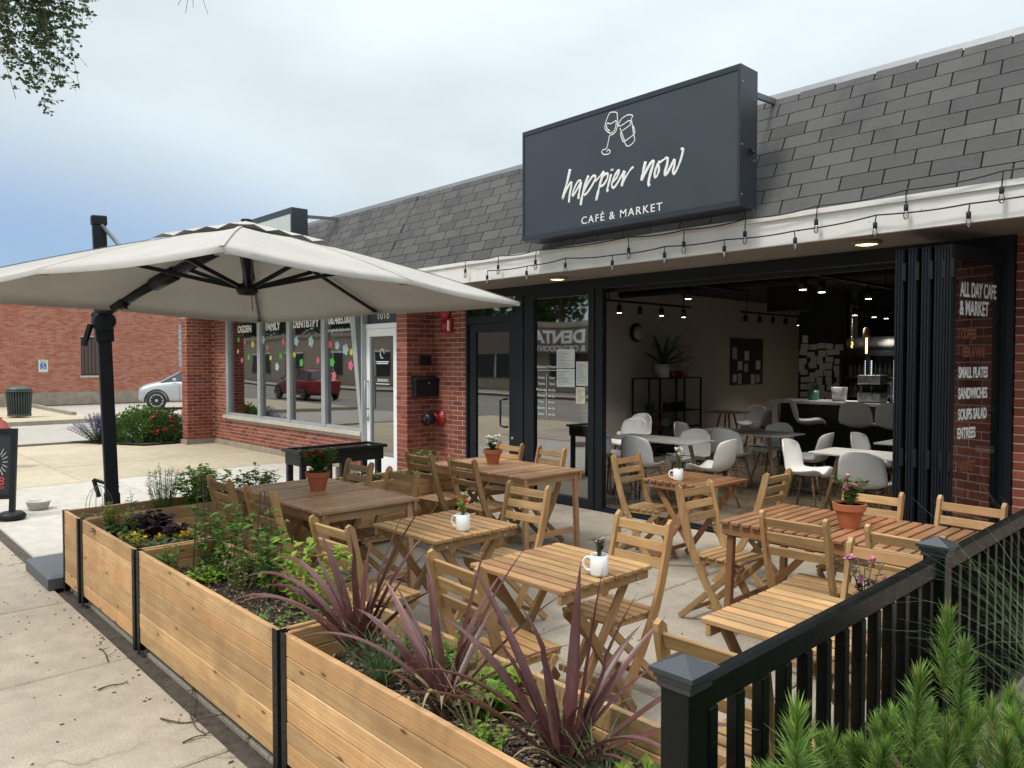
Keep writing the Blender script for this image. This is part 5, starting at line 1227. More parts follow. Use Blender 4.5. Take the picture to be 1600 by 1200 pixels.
# black trough planter on legs
tr = thing('trough_planter', 'black plastic raised trough planter on legs in front of the dental window', 'planter', (-7.66, 3.80, 0))
q = MB(); Wt, Lt, zt, hb = .36, 1.04, .755, .17
q.lim(-.03, Wt + .03, -.03, 0.0, zt - .035, zt).lim(-.03, Wt + .03, Lt, Lt + .03, zt - .035, zt).lim(-.03, 0, 0, Lt, zt - .035, zt).lim(Wt, Wt + .03, 0, Lt, zt - .035, zt)
q.lim(0.001, .02, .001, Lt - .001, zt - hb, zt - .036).lim(Wt - .02, Wt - .001, .001, Lt - .001, zt - hb, zt - .036).lim(.02, Wt - .02, .001, .02, zt - hb, zt - .036).lim(.02, Wt - .02, Lt - .02, Lt - .001, zt - hb, zt - .036).lim(.02, Wt - .02, .02, Lt - .02, zt - hb, zt - hb + .02)
q.lim(.02, Wt - .02, .20, .22, zt - .12, zt - .03).lim(.02, Wt - .02, .40, .42, zt - .12, zt - .03)
q.build('trough', M['black'], tr, bevel=.006)
for x in (.03, Wt - .03):
    for y in (.04, Lt * .5, Lt - .06): MB().lim(x - .025, x + .025, y - .03, y + .03, 0, zt - hb - .001).build('leg', M['black'], tr)
t = thing('leaning_board', 'white plastic rounded board leaning under the trough planter', 'board', (-7.45, 4.45, 0)); MB().lim(-.012, .012, -.15, .15, .0, .52).build('board', M['white'], t, bevel=.01)
# hydrant
hy = thing('fire_hydrant', 'faded red fire hydrant behind the chalkboard', 'hydrant', (-14.35, 2.25, 0))
MB().lathe([(.16, 0), (.16, .03), (.12, .05), (.12, .42), (.15, .44), (.15, .47), (.125, .48), (.125, .60), (.155, .61), (.155, .635), (.13, .65), (.10, .73), (.04, .77), (.035, .81), (.0, .815)], 24).build('barrel', M['hyd'], hy, True)
for d in ((1, 0), (-1, 0), (0, -1)):
    rr = .075 if d == (0, -1) else .055; v = Vector((d[0], d[1], 0))
    MB().tube([v * .10 + Vector((0, 0, .53)), v * .20 + Vector((0, 0, .53))], rr * .8, 14).tube([v * .17 + Vector((0, 0, .53)), v * .215 + Vector((0, 0, .53))], rr, 8).tube([v * .215 + Vector((0, 0, .53)), v * .245 + Vector((0, 0, .53))], .018, 5).build('outlet_cap', M['hyd'], hy, True)
# slatted litter bin
bn = thing('litter_bin', 'dark green slatted metal litter bin on the far pavement', 'litter bin', (-27.0, 4.75, 0))
DG = flat('dark_green_metal', (.035, .05, .048), .45, 0, .15)
for k in range(30):
    a = 2 * math.pi * k / 30; c_, s_ = math.cos(a), math.sin(a); bar('slat', (.30 * c_, .30 * s_, .08), (.345 * c_, .345 * s_, .80), .034, .008, DG, bn, (c_, s_, 0), 0)
MB().lathe([(.30, .04), (.315, .04), (.32, .09), (.30, .10)], 30).lathe([(.335, .78), (.36, .78), (.36, .82), (.335, .82)], 30).build('band', DG, bn, True)
MB().lathe([(.34, .82), (.33, .87), (.22, .94), (.12, .95), (.12, .90)], 30).build('lid', DG, bn, True); MB().lathe([(0, .06), (.27, .06), (.30, .76)], 20).build('liner', M['black'], bn, True)
# corner shrubs
def blob(name, label, cat, x, y, z, rx, ry, rz, n, ls, mat, seed, stem=True):
    r = random.Random(seed); t = thing(name, label, cat, (x, y, z)); lf, st = MB(), MB()
    for i in range(n):
        a = r.uniform(0, 6.3); u = r.uniform(-.25, 1); q = math.sqrt(max(0, 1 - u * u)); d = Vector((q * math.cos(a), q * math.sin(a), u)); rr = 1 - .28 * r.random() ** 2 + .10 * math.sin(5 * a + 7 * u) + .08 * math.sin(11 * a - 5 * u)
        p = Vector((d.x * rx * rr, d.y * ry * rr, max(.02, (d.z + .25) * rz / 1.25 * rr))); o_ = d + Vector((r.uniform(-.7, .7), r.uniform(-.7, .7), r.uniform(-.2, .8)))
        lf.leaf(p, o_, d, ls * r.uniform(.6, 1.3), ls * .55 * r.uniform(.8, 1.2), .15)
    for k in range(14):
        a = r.uniform(0, 6.3); st.tube([(0, 0, -.02), (rx * .4 * math.cos(a), ry * .4 * math.sin(a), rz * .4), (rx * .8 * math.cos(a), ry * .8 * math.sin(a), rz * .7)], [.02, .014, .006], 5)
    lf.build('foliage', M[mat], t); st.build('stem', M['bark'], t); return t
blob('boxwood_shrub', 'rounded bright green shrub at the alley corner behind the mast', 'shrub', -17.12, 5.30, .0, .72, .62, .66, 5200, .07, 'leaf_box', 61)
blob('boxwood_shrub', 'small green shrub behind the pink rose, half hidden by the brick wing wall', 'shrub', -16.9, 6.9, .0, .5, .5, .85, 2400, .07, 'leaf_box', 62)
rb = blob('rose_bush', 'dark green rose bush with pink flowers beside the brick wing wall', 'shrub', -16.52, 5.50, .0, .38, .34, .66, 1900, .06, 'leaf_dark', 63)
r = random.Random(9); fl = MB()
for k in range(26):
    a = r.uniform(-2.6, .4); u = r.uniform(.15, .95); q = math.sqrt(1 - u * u); c_ = Vector((.39 * q * math.cos(a), .35 * q * math.sin(a), .1 + .60 * u))
    for j_ in range(10): b0 = r.uniform(0, 6.3); fl.leaf(c_, Vector((math.cos(b0), math.sin(b0), r.uniform(-.4, .9))), (0, 0, 1), .055, .05, .2)
fl.build('blossom', M['hotpink'], rb)
lv = thing('russian_sage', 'sprawling lavender-flowered bush at the kerb left of the mast', 'flower bush', (-17.45, 4.50, .0)); r = random.Random(12); sp, lf = MB(), MB()
for i in range(150):
    a = r.uniform(0, 6.3); q = r.uniform(.1, 1); e_ = Vector((math.cos(a), math.sin(a), 0)) * .55 * q; hh = .62 * r.uniform(.75, 1.05) * (1 - .45 * q * q); P = catmull([Vector((e_.x * .2, e_.y * .2, 0)), Vector((e_.x * .7, e_.y * .7, hh * .6)), Vector((e_.x * 1.1, e_.y * 1.1, hh))], 5)
    lf.tube(P, .004, 3)
    for k in range(5, len(P)):
        for j_ in range(5): b0 = r.uniform(0, 6.3); sp.leaf(P[k], Vector((math.cos(b0), math.sin(b0), .5)), (0, 0, 1), .035, .022, .1)
    for k in range(1, 6):
        for j_ in range(3): b0 = r.uniform(0, 6.3); lf.leaf(P[k], Vector((math.cos(b0), math.sin(b0), .4)), (0, 0, 1), .05, .018, .1)
sp.build('blossom', M['lav'], lv); lf.build('foliage', M['leaf_grey'], lv)
lv2 = copy_tree(lv); lv2.location = (-17.6, 6.5, .05); lv2.rotation_euler = (0, 0, 2); lv2['label'] = 'lavender spikes rising behind the rounded green shrub'

# ---- cars
def car(label, paint, loc, rz):
    t = thing('parked_car', label, 'car', loc, rz)
    st = [(-2.02,.70,.42,.90),(-1.96,.80,.30,1.0),(-1.6,.86,.24,1.03),(-.8,.88,.22,1.03),(.2,.885,.22,1.02),(.85,.88,.22,1.01),(1.25,.87,.23,.97),(1.60,.84,.25,.90),(1.86,.77,.27,.80),(1.98,.66,.32,.68)]
    b_ = MB()
    for x, hw, z0, z1 in st:
        zc = (z0 + z1) / 2; b_.v += [(x, -hw*.86, z0), (x, -hw*.98, z0 + .10), (x, -hw, zc), (x, -hw*.97, z1 - .05), (x, -hw*.86, z1), (x, 0, z1 + .045), (x, hw*.86, z1), (x, hw*.97, z1 - .05), (x, hw, zc), (x, hw*.98, z0 + .10), (x, hw*.86, z0)]
    n = 11
    for i in range(len(st) - 1):
        for k in range(n): k2 = (k + 1) % n; b_.f.append((i*n+k, (i+1)*n+k, (i+1)*n+k2, i*n+k2))
    b_.f.append(tuple(range(n))); b_.f.append(tuple((len(st)-1)*n + k for k in reversed(range(n))))
    bo = b_.build('body', M[paint], t, True); sd = bo.modifiers.new('sub', 'SUBSURF'); sd.levels = sd.render_levels = 2
    gs = [(-1.94,.70,.98,1.02),(-1.60,.74,.98,1.38),(-.5,.76,1.0,1.52),(.2,.76,1.0,1.49),(.62,.75,.98,1.32),(1.22,.73,.97,1.0)]
    g, rf = MB(), MB()
    for x, hw, z0, z1 in gs: g.v += [(x, -hw*1.06, z0), (x, -hw*.80, z1 - .02), (x, hw*.80, z1 - .02), (x, hw*1.06, z0)]
    for i in range(len(gs) - 1):
        k = i * 4; g.f += [(k, k+4, k+5, k+1), (k+1, k+5, k+6, k+2), (k+2, k+6, k+7, k+3)]
    g.build('window', M['car_glass'], t)
    for x, hw, z0, z1 in gs[1:5]:
        for yy in (-.83, -.5, 0, .5, .83): rf.v.append((x, hw * yy, z1 + .012 - .03 * abs(yy) ** 2))
    for i in range(3):
        for k in range(4): q_ = i * 5 + k; rf.f.append((q_, q_+5, q_+6, q_+1))
    rf.build('roof', M[paint], t, True)
    for s in (-1, 1):
        pl = MB()
        for a, c in (((1.20, s*.775, .99), (.62, s*.61, 1.31)), ((-.55, s*.81, .97), (-.50, s*.62, 1.51)), ((-1.62, s*.79, .99), (-1.56, s*.60, 1.38))): pl.beam(a, c, .05, .05)
        pl.build('pillar', M[paint], t)
        for x in (-1.25, 1.36):
            Ry = Matrix.Rotation(R(-90 * s), 3, 'X'); w_ = MB().lathe([(.20, -.10), (.31, -.10), (.325, -.06), (.325, .06), (.31, .085), (.215, .085)], 28, (x, s * .80, .325), Ry).build('tyre', M['tyre'], t, True)
            rm = MB().lathe([(.215, .07), (.20, .05), (.0, .02)], 24, (x, s * .80, .325), Ry).build('rim_dish', M['steel'], w_, True)
            sp_ = MB()
            for k in range(10): a = k * .628; sp_.beam((x + .04 * math.cos(a), s * .872, .325 + .04 * math.sin(a)), (x + .20 * math.cos(a), s * .878, .325 + .20 * math.sin(a)), .034, .016, (0, 1, 0))
            sp_.lathe([(.21, .065), (.225, .09), (.205, .092), (.195, .07)], 28, (x, s * .80, .325), Ry).lathe([(.05, .06), (.05, .09), (0, .092)], 14, (x, s * .80, .325), Ry); sp_.build('rim', M['rim'], w_)
            MB().tube([(x + .375 * math.cos(a), s * .855, .325 + .375 * math.sin(a)) for a in [q_ * math.pi / 12 - .12 for q_ in range(14)]], .028, 6).build('wheel_arch', M['black'], t, True)
        MB().beam((1.62, s * .70, .82), (1.90, s * .60, .70), .10, .12).build('headlight', M['alu'], t, bevel=.02)
        MB().box((-1.98, s * .66, .86), (.10, .18, .14)).build('tail_light', M['red'], t, bevel=.02)
        MB().box((.78, s * .94, 1.06), (.12, .16, .10)).build('mirror', M[paint], t, bevel=.03)
        MB().beam((.62, s * .888, .30), (.62, s * .868, .93), .006, .008).beam((-.48, s * .888, .30), (-.48, s * .870, .95), .006, .008).build('door_seam', M['black'], t); MB().box((-.22, s * .892, .86), (.17, .02, .03)).build('door_handle', M[paint], t)
    return t
car('silver hatchback nosing out behind the brick wing wall', 'car_silver', (-28.29, 10.61, 0), R(-110))
car('dark red saloon on the street behind, seen mirrored in the dental window', 'car_red', (-33.5, -5.2, -.13), R(180))

# ---- far brick building
far = thing('far_brick_building', 'plain orange-red brick building across the alley with a dark window', 'building', (-33.6, 0, 0))
H = 4.75; fw = MB(); ws = [(8.02, 8.86, 1.14, 2.68), (11.80, 12.75, 1.45, 3.38)]
def far_wall(x0, x1):
    ys = [3.2, ws[0][0], ws[0][1], ws[1][0], ws[1][1], 26]
    for i in range(5):
        y0, y1 = ys[i], ys[i+1]
        if i in (1, 3): w_ = ws[i // 2]; fw.lim(x0, x1, y0, y1, .50, w_[2]); fw.lim(x0, x1, y0, y1, w_[3], H)
        else: fw.lim(x0, x1, y0, y1, .50, H)
far_wall(-.35, 0); fw.lim(-14, -.35, 3.2, 3.5, .5, H); fw.lim(-14, -.35, 25.7, 26, .5, H); fw.lim(-14, -13.7, 3.5, 25.7, .5, H)
fw = fw.build('wall', M['mortar_old'], far); lst = []
def inwin(y, z): return any(a - .02 < y < b_ + .02 and c - .03 < z < d + .03 for a, b_, c, d in ws)
bm2 = MB(); z = .51; k = 0
while z < H - .06:
    y = 3.2 + (0 if k % 2 else .105)
    while y < 20:
        segs = [(y, y + .2)]
        for a_, b2, c2, d2 in ws:
            if c2 - .06 < z < d2: segs = [q for s_, e2 in segs for q in ((s_, min(e2, a_ - .008)), (max(s_, b2 + .008), e2)) if q[1] - q[0] > .02]
        for s_, e2 in segs: bm2.lim(-.02, .006 + rnd.uniform(-.001, .002), s_, e2, z, z + BH)
        y += .21
    z += .0675; k += 1
z = .51; k = 0
while z < H - .06:
    x = -13.9 + (0 if k % 2 else .105)
    while x < -.2: bm2.lim(x, x + .2, 3.194, 3.22, z, z + BH); x += .21
    z += .0675; k += 1
q = bm2.build('brickwork', M['brick_old'], fw); q['kind'] = 'stuff'
MB().lim(-14, .05, 3.15, 26, 0, .50).build('foundation', M['base_conc'], far); MB().lim(-14.1, .06, 3.1, 26.1, H, H + .12).build('coping', M['stone'], far); MB().lim(-13.9, -.1, 3.3, 25.9, H - .3, H - .2).build('roof', M['flash'], far)
w1 = MB().lim(-.16, -.10, 8.02, 8.86, 1.14, 2.68).build('window', flat('dark_bronze_window', (.05, .035, .028), .35), far)
for k in range(6): MB().lim(-.098, -.085, 8.06 + k * .13, 8.15 + k * .13, 1.2, 2.62).build('blind', flat('brown_blind', (.09, .065, .05), .6), w1)
MB().lim(-.09, .05, 7.98, 8.90, 1.06, 1.138).build('sill', M['stone'], w1)
w2_ = MB().lim(-.16, -.12, 11.8, 12.75, 1.45, 3.38).build('window', M['mortar_old'], far); GB = flat('glass_block', (.42, .46, .45), .15, 0, .15)
for i in range(4):
    for j_ in range(8): bar('glass_block', (-.115, 11.82 + i * .235, 1.57 + j_ * .24), (-.115, 12.035 + i * .235, 1.57 + j_ * .24), .22, .05, GB, w2_, (1, 0, 0), .01)
sgn = thing('parking_sign', 'small white and blue accessible parking sign on the far brick wall', 'sign', (-33.595, 6.72, 1.17))
MB().lim(0, .012, -.16, .16, .12, .60).build('plate', flat('pale_green_white', (.55, .66, .60), .5), sgn); MB().lim(.0125, .016, -.10, .10, .24, .46).build('blue_panel', flat('sign_blue', (.02, .13, .45), .5), sgn)
wc = MB().tube([(.018, .025 * math.cos(a) , .40 + .025 * math.sin(a)) for a in [k_ * .7 for k_ in range(10)]], .007, 5).tube([(.018, .0, .37), (.018, .0, .31), (.018, .05, .31), (.018, .07, .27)], .009, 5).tube([(.018, .05 * math.cos(a) - .01, .30 + .05 * math.sin(a)) for a in [k_ * .5 + 2.6 for k_ in range(9)]], .007, 5)
wc.build('wheelchair_symbol', M['letter'], sgn)
text('lettering', 'RESERVED', .06, (.0135, 0, .53), FACE_E, flat('sign_green', (.05, .28, .12), .6), sgn, .8, .0005); text('lettering', 'PARKING', .06, (.0135, 0, .48), FACE_E, flat('sign_green', (.05, .28, .12), .6), sgn, .8, .0005)

# ================================================================== OVERHANGING TREE
tr = thing('street_tree', 'street tree with small dark leaves hanging into the top left corner', 'tree', (-6.7, -3.4, -.1)); r = random.Random(21)
tk = MB(); tk.tube(catmull([(0, 0, 0), (.05, .03, 1.6), (.0, .1, 3.2), (-.1, .3, 5.0), (-.2, .5, 7.5)], 5), [.24 - .009 * k for k in range(21)], 12); tk.build('trunk', M['bark'], tr, True)
O = Vector((-6.7, -3.4, -.1)); lim_, tl_ = MB(), MB()
main = [[Vector((0, .1, 3.2)), Vector((-.1, 1.8, 5.3)), Vector((-.3, 3.6, 6.3)), Vector((-.45, 4.5, 5.9))], [Vector((-.1, .3, 5)), Vector((.5, 2.5, 6.8)), Vector((.8, 4.6, 7.0)), Vector((.7, 5.6, 6.2))], [Vector((0, .1, 3.4)), Vector((-1.4, 1.2, 5.2)), Vector((-2.0, 2.8, 6.2))], [Vector((-.1, .3, 5)), Vector((1.5, -1, 7)), Vector((2.4, -2, 8))], [Vector((-.1, .3, 5)), Vector((-1.5, -1.2, 7)), Vector((-2.6, -2, 7.6))]]
for mpts in main: C = catmull(mpts, 6); lim_.tube(C, [max(.012, .085 * (1 - k / len(C))) for k in range(len(C))], 7)
def hang(top, bot, n, lsz=.034, sp=.11):
    C = catmull([top, top.lerp(bot, .35) + Vector((r.uniform(-.08, .08), r.uniform(-.08, .08), .05)), bot], 8); lim_.tube(C, [max(.0018, .007 * (1 - k / len(C))) for k in range(len(C))], 4)
    for k in range(n):
        i = r.randint(3, len(C) - 1); b0 = r.uniform(0, 6.3); tip = C[i] + Vector((math.cos(b0), math.sin(b0), r.uniform(-1.0, .4))) * sp * r.uniform(.3, 1.1); lim_.tube([C[i], tip], .0012, 3, False)
        for j_ in range(5):
            b0 = r.uniform(0, 6.3); tl_.leaf(C[i].lerp(tip, r.uniform(.3, 1)), Vector((math.cos(b0), math.sin(b0), r.uniform(-1.2, .4))), (r.uniform(-1, 1), r.uniform(-1, 1), .6), lsz * r.uniform(.7, 1.3), lsz * .75, .12)
def at_px(x, y, d): return Vector((0, 0, CAM_H)) + _ray(x, y) * d - O
for px, py, n in [(35,60,60),(80,95,60),(15,80,50),(70,30,60),(105,50,40),(55,135,50),(85,140,36),(30,20,60),(100,15,46),(70,165,46),(95,130,30),(45,140,34),(125,140,14),(128,40,22),(112,75,20),(100,95,26),(30,100,40),(8,105,26),(60,110,44),(85,60,40),(20,60,40),(50,70,44),(130,15,18),(100,30,36),(-10,90,30),(-40,120,40),(-60,60,50),(10,20,44),(60,30,44),(25,155,10)]:
    dd = r.uniform(5.6, 6.4); bt_ = at_px(px, py, dd); tp = bt_ + Vector((r.uniform(-.25, .1), r.uniform(-.2, .1), r.uniform(.5, 1.0))); hang(tp, bt_, n)
    en = Vector((-.45, 4.5, 5.9)).lerp(Vector((-.3, 3.6, 6.3)), r.random()); lim_.tube(catmull([en, en.lerp(tp, .5) + Vector((0, 0, .35)), tp], 5), [.012 - .0006 * k for k in range(11)], 4)
for k in range(150):
    c_ = r.choice(main); tp = catmull(c_, 6)[r.randint(8, 6 * (len(c_) - 1))] + Vector((r.uniform(-.9, .9), r.uniform(-.9, .9), r.uniform(.2, 1.2)))
    P_ = tp + O
    if (P_ - Vector((0, 0, CAM_H))).dot(_FW) > 1 and P_.y > 1.2: continue
    hang(tp, tp + Vector((r.uniform(-.3, .3), r.uniform(-.3, .3), -r.uniform(.5, .9))), 16, .05, .22)
for px, py in ((278, 8), (290, 22), (302, 12), (325, 22)): lim_.tube(catmull([at_px(300, -60, 6), at_px((300 + px) / 2, -15, 6), at_px(px, py, 6)], 5), [.005, .0045, .004, .0038, .0035, .003, .0025, .002, .002, .0018, .0015], 4)
lim_.tube(catmull([Vector((.7, 5.6, 6.2)), at_px(300, -60, 6)], 4), .006, 5)
lim_.build('branch', M['bark'], tr, True); tl_.build('foliage', M['leaf_tree'], tr)

# ================================================================== ACROSS THE STREET (seen in the window reflections)
opp = thing('dental_building_opposite', 'long low beige and brown building across the street, seen mirrored in the windows', 'building', (0, -17.2, 0))
MB().lim(-75, 16, -9, 0, 0, 3.6).lim(-75.1, 16.1, -9.1, .15, 3.6, 3.9).build('wall', flat('beige_siding', (.36, .31, .24), .85, 0, .15, 2), opp)
MB().lim(-40, -20, .02, .9, 2.15, 3.5).build('fascia_board', flat('brown_fascia', (.13, .10, .08), .7), opp)
for k in range(14):
    x = -72 + k * 6.1; w_ = MB().lim(x, x + 3.4, .02, .08, .7, 2.35).build('window', M['car_glass'], opp); MB().lim(x - .08, x + 3.48, .081, .11, 2.351, 2.45).lim(x + 1.65, x + 1.75, .081, .11, .7, 2.35).build('frame', M['white'], w_)
text('lettering', 'DENTAL', .95, (-28, .93, 2.72), FACE_N, M['letter'], opp, 1.25, .02, 'CENTER', .03); text('lettering', '& ORTHODONTICS', .46, (-28, .93, 2.25), FACE_N, M['letter'], opp, 1.1, .02)
def leafy_tree(label, x, y, h, cr, seed):
    r = random.Random(seed); t = thing('leafy_tree', label, 'tree', (x, y, 0), 0, 'trees across the street'); lf, tk = MB(), MB()
    tk.tube([(0, 0, 0), (.1, 0, h * .4), (0, .1, h * .75)], [.28, .2, .08], 8); cl = [(Vector((r.uniform(-1, 1) * cr * .65, r.uniform(-1, 1) * cr * .65, h * r.uniform(.45, .9))), cr * r.uniform(.3, .5)) for _ in range(11)]
    for c, q in cl:
        tk.tube([(0, 0, h * .4), tuple(c)], [.09, .03], 5)
        for _ in range(260):
            a, u = r.uniform(0, 6.3), r.uniform(-1, 1); s = math.sqrt(1 - u * u); d = Vector((s * math.cos(a), s * math.sin(a), u)); lf.leaf(c + d * q * r.uniform(.6, 1.05), d + Vector((r.uniform(-1, 1), r.uniform(-1, 1), 0)), d, .40, .24, .1)
    tk.build('trunk', M['bark'], t); lf.build('crown', M['leaf_dark'], t)
for i, (x, h) in enumerate(((-100, 12), (-95, 11), (-90, 12), (-85, 11), (-80, 12), (-75, 11), (-70, 12), (-65, 11), (-60, 12), (-56, 9), (-50, 11), (-45, 12), (-41, 11), (-37, 12), (-33, 13), (-28, 11), (-20, 12), (-11, 10), (-2, 11))): leafy_tree('broad leafy tree rising behind the building across the street', x, -28.5 + (i % 2) * 2, h, 4.2, 200 + i)
# ================================================================== CAFE INTERIOR
def shell_mesh():
    prof = [(.235,.435,.185),(.215,.452,.20),(.12,.440,.222),(.0,.428,.232),(-.10,.436,.236),(-.165,.470,.238),(-.205,.54,.238),(-.235,.63,.232),(-.258,.72,.215),(-.272,.785,.185),(-.279,.82,.150)]
    C = catmull([(0, y, z) for y, z, w in prof], 3); Ws = catmull([(w, 0, 0) for y, z, w in prof], 3); n = len(C); mcol = 12; mb = MB()
    for i in range(n):
        t = i / (n - 1); seat = max(0, 1 - t / .45); back = min(1, max(0, (t - .4) / .3))
        for k in range(mcol + 1):
            u = -1 + 2 * k / mcol; e_ = abs(u) ** 2.2
            z = C[i].z + (.035 * seat + .055 * (1 - back)) * e_ * min(1, t * 5 + .15) - (.03 * abs(u) ** 4 if t > .85 else 0) * (t - .85) / .15
            y = C[i].y + .075 * back * e_
            mb.v.append((Ws[i].x * u, y, z))
    for i in range(n - 1):
        for k in range(mcol): q = i * (mcol + 1) + k; mb.f.append((q, q + 1, q + mcol + 2, q + mcol + 1))
    return mb
def shell_chair(label, stool=False, grp='white shell chairs inside the cafe'):
    t = thing('bar_stool' if stool else 'shell_chair', label, 'bar stool' if stool else 'chair', (0, 0, 0), 0, grp)
    dz = .30 if stool else 0
    mb = shell_mesh(); mb.v = [(x, y, z + dz) for x, y, z in mb.v]
    s = mb.build('seat_shell', M['white'], t, True); sol = s.modifiers.new('solid', 'SOLIDIFY'); sol.thickness = .009
    for x in (-1, 1):
        for y in (-1, 1):
            MB().tube([(x * .13, y * .11, .43 + dz), (x * .23, y * .21 - .01, .004)], [.016, .011] if not stool else [.009, .009], 8).build('leg', M['dowel'] if not stool else M['wire'], t, True)
    w_ = MB()
    if stool: w_.tube([(.205, .185, .26), (.205, -.195, .26), (-.205, -.195, .26), (-.205, .185, .26), (.205, .185, .26)], .008, 6)
    else:
        for a, b in (((.20,.17,.17),(-.14,-.12,.40)), ((-.20,.17,.17),(.14,-.12,.40)), ((.20,-.19,.17),(-.14,.11,.40)), ((-.20,-.19,.17),(.14,.11,.40)), ((.17,.14,.28),(-.17,.14,.28)), ((.17,-.16,.28),(-.17,-.16,.28))): w_.tube([a, b], .0045, 5)
    w_.tube([(-.12, .11, .425 + dz), (-.12, -.11, .425 + dz), (.12, -.11, .425 + dz), (.12, .11, .425 + dz)], .007, 5)
    w_.build('wire_brace', M['wire'], t); return t
SCH = [(-5.49, 7.36, 0, 'white shell chair with its back to the patio at the left cafe table'),
 (-5.45, 8.22, 180, 'white shell chair on the inner side of the left cafe table, facing out'),
 (-4.72, 7.62, 90, 'white shell chair at the right end of the left cafe table, turned left'),
 (-6.35, 7.75, -90, 'white shell chair at the left end of the left cafe table, against the window post'),
 (-5.26, 8.95, 0, 'white shell chair with its back to the patio at the middle cafe table'),
 (-5.20, 9.95, 180, 'white shell chair on the inner side of the middle cafe table'),
 (-6.05, 9.25, -90, 'white shell chair at the left end of the middle cafe table'),
 (-4.30, 9.20, 90, 'white shell chair at the right end of the middle cafe table'),
 (-3.82, 8.10, -90, 'white shell chair at the left end of the right cafe table, seen in profile'),
 (-3.02, 7.72, 0, 'brightest white shell chair, back to the patio at the right cafe table'),
 (-3.62, 9.45, -90, 'white shell chair near the bar at the left end of the far right table'),
 (-7.15, 9.15, 180, 'white shell chair near the black shelf, front one'), (-7.75, 10.1, 180, 'white shell chair near the black shelf, back one'),
 (-7.60, 13.65, 180, 'white shell chair behind the round table at the far wall'), (-6.95, 12.75, 90, 'white shell chair right of the round table at the far wall')]
c0 = None
for x, y, a, lab in SCH:
    if c0 is None: c0 = shell_chair(lab); c0.location = (x, y, .004); c0.rotation_euler = (0, 0, R(a)); continue
    dup(c0, (x, y, .004), R(a + rnd.uniform(-6, 6)), lab)
st0 = shell_chair('white bar stool at the left end of the bar, turned sideways', True, 'white bar stools at the cafe bar'); st0.location = (-5.30, 11.25, .004); st0.rotation_euler = (0, 0, R(-62))
dup(st0, (-4.52, 11.22, .004), R(4), 'white bar stool in the middle of the bar, back to the patio'); dup(st0, (-4.0, 11.22, .004), R(-3), 'white bar stool nearest the folded doors at the bar')
def cafe_table(label, x0, x1, y0, y1):
    cx, cy, L, Wd = (x0 + x1) / 2, (y0 + y1) / 2, x1 - x0, y1 - y0; t = thing('cafe_table', label, 'table', (cx, cy, .004), 0, 'white tables inside the cafe')
    MB().lim(-L/2, L/2, -Wd/2, Wd/2, .722, .742).build('tabletop', M['table_white'], t, bevel=.004)
    for x in (-1, 1):
        for y in (-1, 1): MB().tube([(x * (L/2 - .26), y * (Wd/2 - .17), .721), (x * (L/2 - .12), y * (Wd/2 - .07), 0)], [.026, .015], 10).build('leg', M['dowel'], t, True)
    MB().tube([(-L/2 + .2, -.1, .55), (L/2 - .2, .1, .55)], .005, 5).tube([(-L/2 + .2, .1, .55), (L/2 - .2, -.1, .55)], .005, 5).build('wire_brace', M['wire'], t)
cafe_table('white oblong table inside, left of the open front', -6.20, -4.93, 7.42, 8.02); cafe_table('white oblong table inside, in the middle of the room', -5.88, -4.60, 9.02, 9.68)
cafe_table('white oblong table inside, right behind the folded doors', -3.64, -2.35, 7.72, 8.36); cafe_table('white oblong table inside, far right by the bar', -3.52, -2.2, 9.15, 9.80)
t = thing('round_table', 'round white table by the far left wall of the cafe', 'table', (-7.65, 12.85, .004)); MB().lathe([(0, .722), (.42, .722), (.43, .732), (.42, .742), (0, .742)], 28).build('tabletop', M['table_white'], t)
for k in range(4): a = k * 1.57 + .78; MB().tube([(.12 * math.cos(a), .12 * math.sin(a), .721), (.30 * math.cos(a), .30 * math.sin(a), 0)], [.02, .013], 8).build('leg', M['dowel'], t, True)
t = thing('jacket', 'dark red jacket hung over a chair beside the round table', 'jacket', (-6.62, 12.75, .004), R(90)); j_ = shell_mesh(); j_.v = [(x * 1.06, y - .012, z + .02) for x, y, z in j_.v if True]
jm = j_.build('cloth', M['fabric_red'], t, True); q_ = jm.modifiers.new('solid', 'SOLIDIFY'); q_.thickness = -.02
for s in (-1, 1): MB().tube(catmull([(s * .19, -.23, .76), (s * .25, -.20, .62), (s * .24, -.12, .48)], 4), [.05, .05, .048, .046, .045, .044, .042, .04, .04], 8).build('sleeve', M['fabric_red'], t, True)
# bar
t = thing('bar_counter', 'black-fronted bar counter with a white top at the back of the cafe', 'bar counter', (0, 0, 0)); MB().lim(-6.0, -1.32, 11.74, 12.30, .005, 1.03).build('front', M['ceil'], t); MB().lim(-6.12, -1.31, 11.56, 12.36, 1.031, 1.072).build('counter_top', M['counter'], t)
MB().lim(-6.08, -5.98, 11.60, 11.68, .005, 1.03).build('leg', M['counter'], t)
